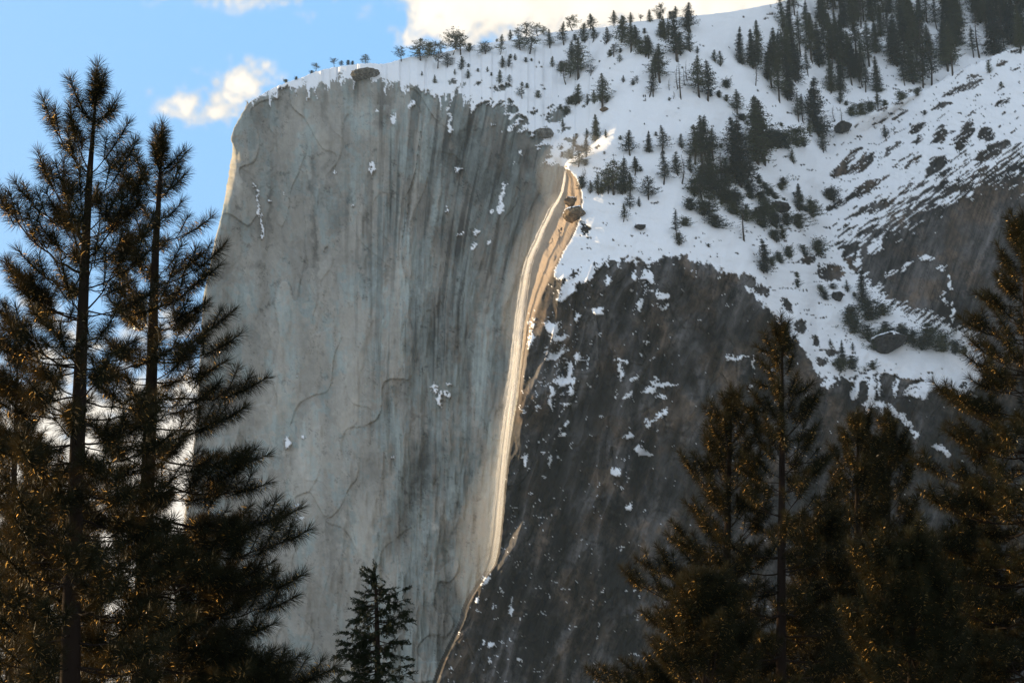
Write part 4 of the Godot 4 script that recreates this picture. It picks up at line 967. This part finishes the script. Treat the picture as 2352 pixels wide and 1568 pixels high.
	pine("pine_tree", "dark bushy pine low under the right arms of the second left pine", "pines at the left", 34.0,
		V([420, 1260, 419, 1380, 417, 1640]), V([1260, 12, 1350, 70, 1480, 120, 1640, 170]), 0.12, 38.0, 6, 1.1, [[1600, 560, 1530], [1610, 610, 1545], [1600, 520, 1500]], 114)
	pine("pine_tree", "dark pine at the bottom right, between the slim one and the twins", "pines at the right", 36.0,
		V([1620, 1330, 1621, 1450, 1622, 1640]), V([1330, 12, 1420, 60, 1520, 100, 1640, 130]), 0.11, 34.0, 7, 1.2, [], 115)
	print("tufts ", total_tufts)
	cedar()

func make_spray(sd: int) -> ArrayMesh:      # a flat hanging frond of scale leaves along +y
	var r := RandomNumberGenerator.new()
	r.seed = sd
	var s := Shape.new()
	s.tube(PackedVector3Array([Vector3.ZERO, Vector3(0, 0.2, 0.0), Vector3(0, 0.36, -0.02)]), PackedFloat32Array([0.007, 0.005, 0.002]), 3)
	for k in 20:
		var t := (k + 1) / 21.0
		var side := 1.0 if k % 2 == 0 else -1.0
		var p := Vector3(0, 0.36 * t, -0.02 * t)
		var l := lerpf(0.14, 0.07, t) * r.randf_range(0.7, 1.2)
		var d := Vector3(side * r.randf_range(0.5, 0.9), 0.8, r.randfn() * 0.35).normalized()
		var w := Vector3(d.y, -d.x, r.randfn() * 0.3).normalized() * 0.016
		s.quad(p - w * 0.4, p + w * 0.4, p + d * l * 0.6 + w, p + d * l * 0.6 - w)
		s.tri(p + d * l * 0.6 - w, p + d * l * 0.6 + w, p + d * l)
	return s.mesh()

func cedar() -> void:
	for k in 3: sprays.append(make_spray(60 + k))
	var r := RandomNumberGenerator.new()
	r.seed = 77
	var far := 48.0
	var tree := Node3D.new()
	tree.name = numbered("cedar_tree")
	add_child(tree)
	var axis := V([860, 1300, 864, 1380, 866, 1450, 868, 1640])
	var foot := at(868, 1640, far)
	foot.y = 0.0
	tree.position = foot
	tag(tree, "small dark cedar with drooping flat sprays, alone at the bottom centre before the wall", "tree")
	var leaf := matte(lin(0.017, 0.023, 0.012), 0.6, 0.12)
	var pts := PackedVector3Array()
	for k in axis: pts.append(at(k.x, k.y, far) - foot)
	pts.append(Vector3.ZERO)
	var s := Shape.new()
	s.tube(pts, PackedFloat32Array([0.015, 0.055, 0.08, 0.11, 0.16]), 8)
	part("trunk", s.mesh(true), bark_mat, tree)
	var list: Array = []
	var mpp := (at(CX + 1, CY, far) - at(CX, CY, far)).x
	var arms: Array = []
	for g in [[1330, 842, 1318], [1345, 905, 1352], [1362, 938, 1352], [1375, 935, 1378], [1378, 822, 1378], [1395, 812, 1396], [1405, 805, 1420], [1420, 812, 1448], [1425, 935, 1405], [1432, 942, 1425], [1450, 790, 1452], [1462, 776, 1470], [1470, 925, 1470], [1480, 930, 1510], [1490, 778, 1500], [1505, 770, 1505], [1525, 940, 1528], [1540, 765, 1530], [1560, 770, 1560], [1600, 780, 1590], [1600, 950, 1590]]:
		arms.append([at(axis_x(axis, g[0]), g[0], far) - foot, at(g[1], g[2], far) - foot])
	var y := 1312.0
	while y < 1640.0:
		for k in 3:
			var half := line(V([1300, 5, 1350, 28, 1420, 52, 1500, 74, 1640, 86]), y) * mpp * r.randf_range(0.5, 1.0)
			var az := r.randf() * TAU
			var b := at(axis_x(axis, y), y, far) - foot
			arms.append([b, b + Vector3(cos(az) * half, half * r.randf_range(0.0, 0.35), sin(az) * half)])
		y += 13.0
	for a in arms:
		var b: Vector3 = a[0]
		var e: Vector3 = a[1]
		e.z += r.randf_range(-0.3, 0.3) * absf(e.x - b.x)
		var l := b.distance_to(e)
		var p := bow(b, e, 0.10, 5)
		var bs := Shape.new()
		bs.tube(p, PackedFloat32Array([0.022, 0.018, 0.014, 0.011, 0.008, 0.005]), 4)
		part("branch", bs.mesh(true), twig_mat, tree)
		var dir := (e - b).normalized()
		tuft_at(list, r, p[4], dir + Vector3(0, 0.2, 0), 1.0)
		for k in maxi(3, int(l / 0.085)):
			var t := r.randf_range(0.2, 1.0)
			var d := dir * r.randf_range(0.1, 0.8) + Vector3(r.randfn() * 0.45, r.randf_range(-1.0, 0.25), r.randfn() * 0.45)
			tuft_at(list, r, along(p, t), d, r.randf_range(0.65, 1.1))
	for k in 12: tuft_at(list, r, pts[0] - Vector3(0, 0.08 * k, 0), Vector3(r.randfn() * 0.5, 1.0, r.randfn() * 0.5), 0.7)
	needles(tree, list, sprays, leaf, "foliage")

# ------------------------------------------------------------------ water and boulders
func waterfall() -> void:
	var r := RandomNumberGenerator.new()
	r.seed = 9
	var root := Node3D.new()
	root.name = "waterfall"
	add_child(root)
	tag(root, "thin ribbon waterfall glowing gold in the low sun beside the grey wall", "waterfall")
	var path := V([1300, 386, 1297, 410, 1292, 440, 1282, 462, 1270, 480, 1260, 503, 1249, 525, 1236, 556, 1220, 590, 1210, 630, 1205, 662, 1199, 710, 1194, 750, 1189, 806, 1184, 863, 1178, 905, 1172, 945, 1163, 1020, 1156, 1090, 1150, 1160, 1144, 1230, 1135, 1285, 1118, 1330])
	var water := StandardMaterial3D.new()
	water.albedo_color = Color(0.97, 0.97, 0.97)
	water.vertex_color_use_as_albedo = true
	water.transparency = BaseMaterial3D.TRANSPARENCY_ALPHA
	water.roughness = 0.3
	water.metallic_specular = 0.6
	water.cull_mode = BaseMaterial3D.CULL_DISABLED
	water.backlight_enabled = true
	water.backlight = Color(1, 1, 1)
	var wob := noise(90, 3)
	for k in 66:
		var s := Shape.new()
		var veil := k >= 50
		var t0 := 0.0 if k < 26 else r.randf_range(0.05, 0.6)
		var t1 := 1.0 if k < 30 else minf(1.0, t0 + r.randf_range(0.25, 0.6))
		if veil: t0 = r.randf_range(0.15, 0.6); t1 = minf(1.0, t0 + r.randf_range(0.25, 0.55))
		var shift := r.randfn() * (3.2 if k < 40 else 6.0) if not veil else -absf(r.randfn()) * 13.0 - 2.0
		var out := r.randf_range(0.0, 42.0)
		var w0 := r.randf_range(0.5, 1.3) if not veil else r.randf_range(1.5, 5.0)
		var n := 90
		var turn := r.randf_range(-1.3, -0.4)
		var dens := r.randf_range(0.25, 0.6) if not veil else r.randf_range(0.04, 0.10)
		for q in n + 1:
			var t := lerpf(t0, t1, q / float(n))
			var f := t * (path.size() / 2.0 * 0 + path.size() - 1)
			var a := path[mini(int(f), path.size() - 1)]
			var b := path[mini(int(f) + 1, path.size() - 1)]
			var p := a.lerp(b, f - int(f))
			var fall := smoothstep(0.2, 1.0, t)
			p.x += shift * (0.35 + 0.65 * t + 0.9 * smoothstep(0.55, 1.0, t)) * (1.0 if not veil else 0.4 + 1.1 * fall) + 1.6 * wob.get_noise_2d(p.y / 24.0, k * 7.0)
			var ga := ground(curve(XA, p.y), p.y)
			var gb := ground(curve(XB, p.y) + 3.0, p.y)
			var z := lerpf(-ga.z, -gb.z, 0.62) - out * (0.4 + 0.6 * fall)
			var c := at(p.x, p.y, z)
			var wide := w0 * (0.6 + 0.5 * wob.get_noise_2d(p.y / 30.0, k * 3.0 + 50.0)) * (1.0 + (0.5 if not veil else 1.6) * fall)
			var side := Vector3(cos(turn), 0, sin(turn)) * wide
			var deep := Vector3(-sin(turn), 0, cos(turn)) * wide * 0.55
			var al := dens * clampf((0.95 if not veil else 0.7) + 0.8 * wob.get_noise_2d(p.y / 13.0, k * 11.0), 0.0, 1.0) * smoothstep(0.0, 0.06, t - t0) * (1.0 - smoothstep(t1 - 0.12, t1, t) * (1.0 if t1 < 0.999 else 0.8)) * lerpf(1.0, 0.75, fall) * (1.0 - 0.62 * smoothstep(0.6, 1.0, t))
			if q == 0 or q == n: al = 0.0
			for v in [c - side, c + deep, c + side, c - deep]:
				s.v.append(v)
				s.c.append(Color(1, 1, 1, al))
			if q > 0:
				var o := (q - 1) * 4
				for e in 4:
					var x := o + e
					var y := o + (e + 1) % 4
					s.i.append(x); s.i.append(y); s.i.append(x + 4)
					s.i.append(y); s.i.append(y + 4); s.i.append(x + 4)
		part("spray_veil" if veil else "water_strand", s.mesh(true), water, root)
	# drifting mist
	var fm := FogMaterial.new()
	fm.albedo = Color(1, 1, 1)
	fm.density = 0.005
	var thin := FogMaterial.new()
	thin.albedo = Color(1, 1, 1)
	thin.density = 0.0025
	var core := FogMaterial.new()
	core.albedo = Color(1, 1, 1)
	core.density = 0.02
	for e in [[1258, 508, 10, 60, 22, core], [1232, 566, 9, 55, 22, core], [1212, 630, 9, 70, 9, core], [1199, 710, 9, 80, 6, core], [1190, 800, 9, 90, 3, core], [1181, 890, 10, 90, 6, core], [1169, 985, 11, 100, 6, core], [1155, 1090, 13, 100, 5, core], [1145, 1200, 14, 100, 5, core], [1262, 500, 26, 70, 20, fm], [1222, 590, 18, 80, 18, fm], [1196, 720, 16, 110, 6, fm], [1182, 860, 18, 120, 5, fm], [1160, 1000, 34, 170, 5, thin], [1140, 1130, 44, 190, 4, thin], [1126, 1220, 34, 150, 6, thin], [1120, 1230, 70, 190, 8, thin], [1335, 405, 110, 100, 0, thin], [1230, 640, 70, 220, 12, thin]]:
		var fog := FogVolume.new()
		fog.shape = RenderingServer.FOG_VOLUME_SHAPE_ELLIPSOID
		fog.material = e[5]
		fog.name = "mist"
		var ga := ground(curve(XA, e[1]), e[1])
		var gb := ground(curve(XB, e[1]) + 3.0, e[1])
		var far: float = lerpf(-ga.z, -gb.z, 0.65) - 12.0
		var mpp: float = far / F * 1.06
		fog.size = Vector3(e[2] * 2.0 * mpp, e[3] * 2.0 * mpp, e[2] * 2.0 * mpp)
		fog.position = at(e[0], e[1], far)
		fog.rotation.z = -deg_to_rad(e[4])
		fog.set_meta("kind", "stuff")
		root.add_child(fog, true)

func boulder(label: String, x: float, y: float, w: float, h: float, sd: int, mat: Material, cap: Material, capped := true) -> void:
	var g := ground(x, y + h * 0.6)
	var far := -g.z - w * 0.1
	var c := at(x, y, far)
	var mpp := far / F * 1.06
	var o := Node3D.new()
	o.name = numbered("boulder")
	add_child(o)
	o.position = c - Vector3(0, h * mpp, 0)
	tag(o, label, "boulder")
	var nz := noise(sd, 3)
	var cell := FastNoiseLite.new()
	cell.seed = sd
	cell.noise_type = FastNoiseLite.TYPE_CELLULAR
	cell.frequency = 1.0
	cell.cellular_return_type = FastNoiseLite.RETURN_CELL_VALUE
	var rr := RandomNumberGenerator.new()
	rr.seed = sd * 7 + 1
	var faces: Array = []
	for k in 24: faces.append([Vector3(rr.randfn(), rr.randfn() * 0.9, rr.randfn()).normalized(), rr.randf_range(0.70, 1.02)])
	faces.append([Vector3(0.1, 1, 0.1).normalized(), 0.72])
	for lay in 2:
		if lay == 1 and not capped: break
		var s := Shape.new()
		var nu := 48
		var nv := 30
		for j in nv + 1:
			for i in nu:
				var th := PI * j / nv
				var ph := TAU * i / nu
				var d := Vector3(sin(th) * cos(ph), cos(th), sin(th) * sin(ph))
				var q := 1.35
				for f in faces:
					var e: float = d.dot(f[0])
					if e > 0.05: q = minf(q, f[1] / e)
				q = q * (1.0 + 0.10 * nz.get_noise_3dv(d * 4.0) + 0.06 * cell.get_noise_3dv(d * 5.0))
				var p := d * q
				if lay == 1: p = p * 1.02 + Vector3(0, 0.13, 0)
				s.v.append(Vector3(p.x * w, (p.y + 1.0) * h, p.z * w) * mpp)
		for j in nv:
			for i in nu:
				if lay == 1 and (j > 10 + int(5.0 * nz.get_noise_2d(i * 0.7, 4.0))): continue
				var a := j * nu + i
				var b := j * nu + (i + 1) % nu
				s.i.append(a); s.i.append(b); s.i.append(a + nu)
				s.i.append(b); s.i.append(b + nu); s.i.append(a + nu)
		part("rock" if lay == 0 else "snow_cap", s.mesh(lay == 1), mat if lay == 0 else cap, o)

func boulders() -> void:
	var tan_rock := matte(lin(0.42, 0.31, 0.20))
	var grey := matte(lin(0.46, 0.45, 0.41))
	var dark := matte(lin(0.12, 0.115, 0.11))
	var snow := matte(lin(0.80, 0.82, 0.85))
	for m in [tan_rock, grey, dark]:
		var nt := NoiseTexture2D.new()
		nt.width = 256; nt.height = 256; nt.seamless = true
		nt.noise = noise(33, 5, 0.6); nt.noise.frequency = 0.02
		var ramp := Gradient.new()
		ramp.colors = PackedColorArray([Color(0.3, 0.3, 0.3), Color(1, 1, 1)])
		nt.color_ramp = ramp
		m.albedo_texture = nt
		m.uv1_triplanar = true
		m.uv1_scale = Vector3.ONE * 0.04
	boulder("big brown boulder with a snow cap overhanging the lit slab by the waterfall", 1321, 493, 27, 20, 1, tan_rock, snow)
	boulder("smaller tan boulder capped with snow, just above the big brown one", 1316, 464, 17, 10, 2, tan_rock, snow)
	boulder("rounded grey dome of rock standing on the wall's rim", 838, 172, 38, 10, 3, grey, snow, false)
	boulder("dark squarish boulder at the head of the ridge below the forest", 1936, 294, 22, 13, 4, dark, snow)
	boulder("large dark overgrown boulder in the middle of the snow gully", 2044, 786, 40, 22, 5, dark, snow)
	boulder("low tan rock lying on the open snow under a tall pine", 1389, 251, 12, 4, 6, tan_rock, snow)
	boulder("dark twin-topped rock among shrubs above the gully", 1792, 476, 26, 15, 7, dark, snow)
	boulder("dark block on the snow shelf between small firs", 1471, 521, 14, 6, 8, dark, snow)
	boulder("dark rock in the gully left of the fir", 1924, 678, 17, 11, 9, dark, snow)
	boulder("grey block with icicles on the roll of the wall", 1252, 308, 22, 13, 10, grey, snow)

func _ready() -> void:
	rng.seed = 20
	# camera
	var cam := Camera3D.new()
	cam.name = "camera"
	cam.fov = FOV
	cam.near = 0.5
	cam.far = 12000.0
	cam.position = EYE
	cam.rotation.x = deg_to_rad(PITCH)
	add_child(cam)
	cam.current = true
	# sky, air, exposure
	var env := Environment.new()
	env.background_mode = Environment.BG_SKY
	var sm := PanoramaSkyMaterial.new()
	sm.panorama = build_sky()
	var sky := Sky.new()
	sky.sky_material = sm
	env.sky = sky
	env.background_energy_multiplier = SKY_GAIN
	env.tonemap_mode = Environment.TONE_MAPPER_LINEAR
	env.tonemap_exposure = 2.15
	env.fog_enabled = true
	env.fog_density = 0.000028
	env.fog_light_color = Color(0.80, 0.91, 1.0)
	env.volumetric_fog_enabled = true
	env.volumetric_fog_density = 0.0
	env.sdfgi_enabled = true
	env.ssao_enabled = true
	env.ssil_enabled = true
	var we := WorldEnvironment.new()
	we.name = "world_environment"
	we.environment = env
	add_child(we)
	# sun, low beyond the left edge
	var sun := DirectionalLight3D.new()
	sun.name = "sun"
	sun.light_color = lin(1.0, 0.73, 0.41)
	sun.light_energy = 1.6
	sun.light_angular_distance = 0.5
	sun.shadow_enabled = true
	sun.look_at_from_position(sun_dir * 100.0, Vector3.ZERO)
	add_child(sun)
	# large structure
	var t0 := Time.get_ticks_msec()
	var rockmat := matte(Color.WHITE, 0.85, 0.25)
	rockmat.vertex_color_use_as_albedo = true
	build_mountain(rockmat)
	print("mountain ms ", Time.get_ticks_msec() - t0)
	var g := PlaneMesh.new()
	g.size = Vector2(5200, 4200)
	var go := top("ground", g, matte(lin(0.36, 0.36, 0.36), 1.0))
	go.position = Vector3(0, -0.02, -1500)
	go.set_meta("kind", "structure")
	tag(go, "valley floor below the cliffs")
	boulders()
	waterfall()
	print("rocks ms ", Time.get_ticks_msec() - t0)
	far_trees()
	print("far trees ms ", Time.get_ticks_msec() - t0)
	near_trees()
	print("near trees ms ", Time.get_ticks_msec() - t0)
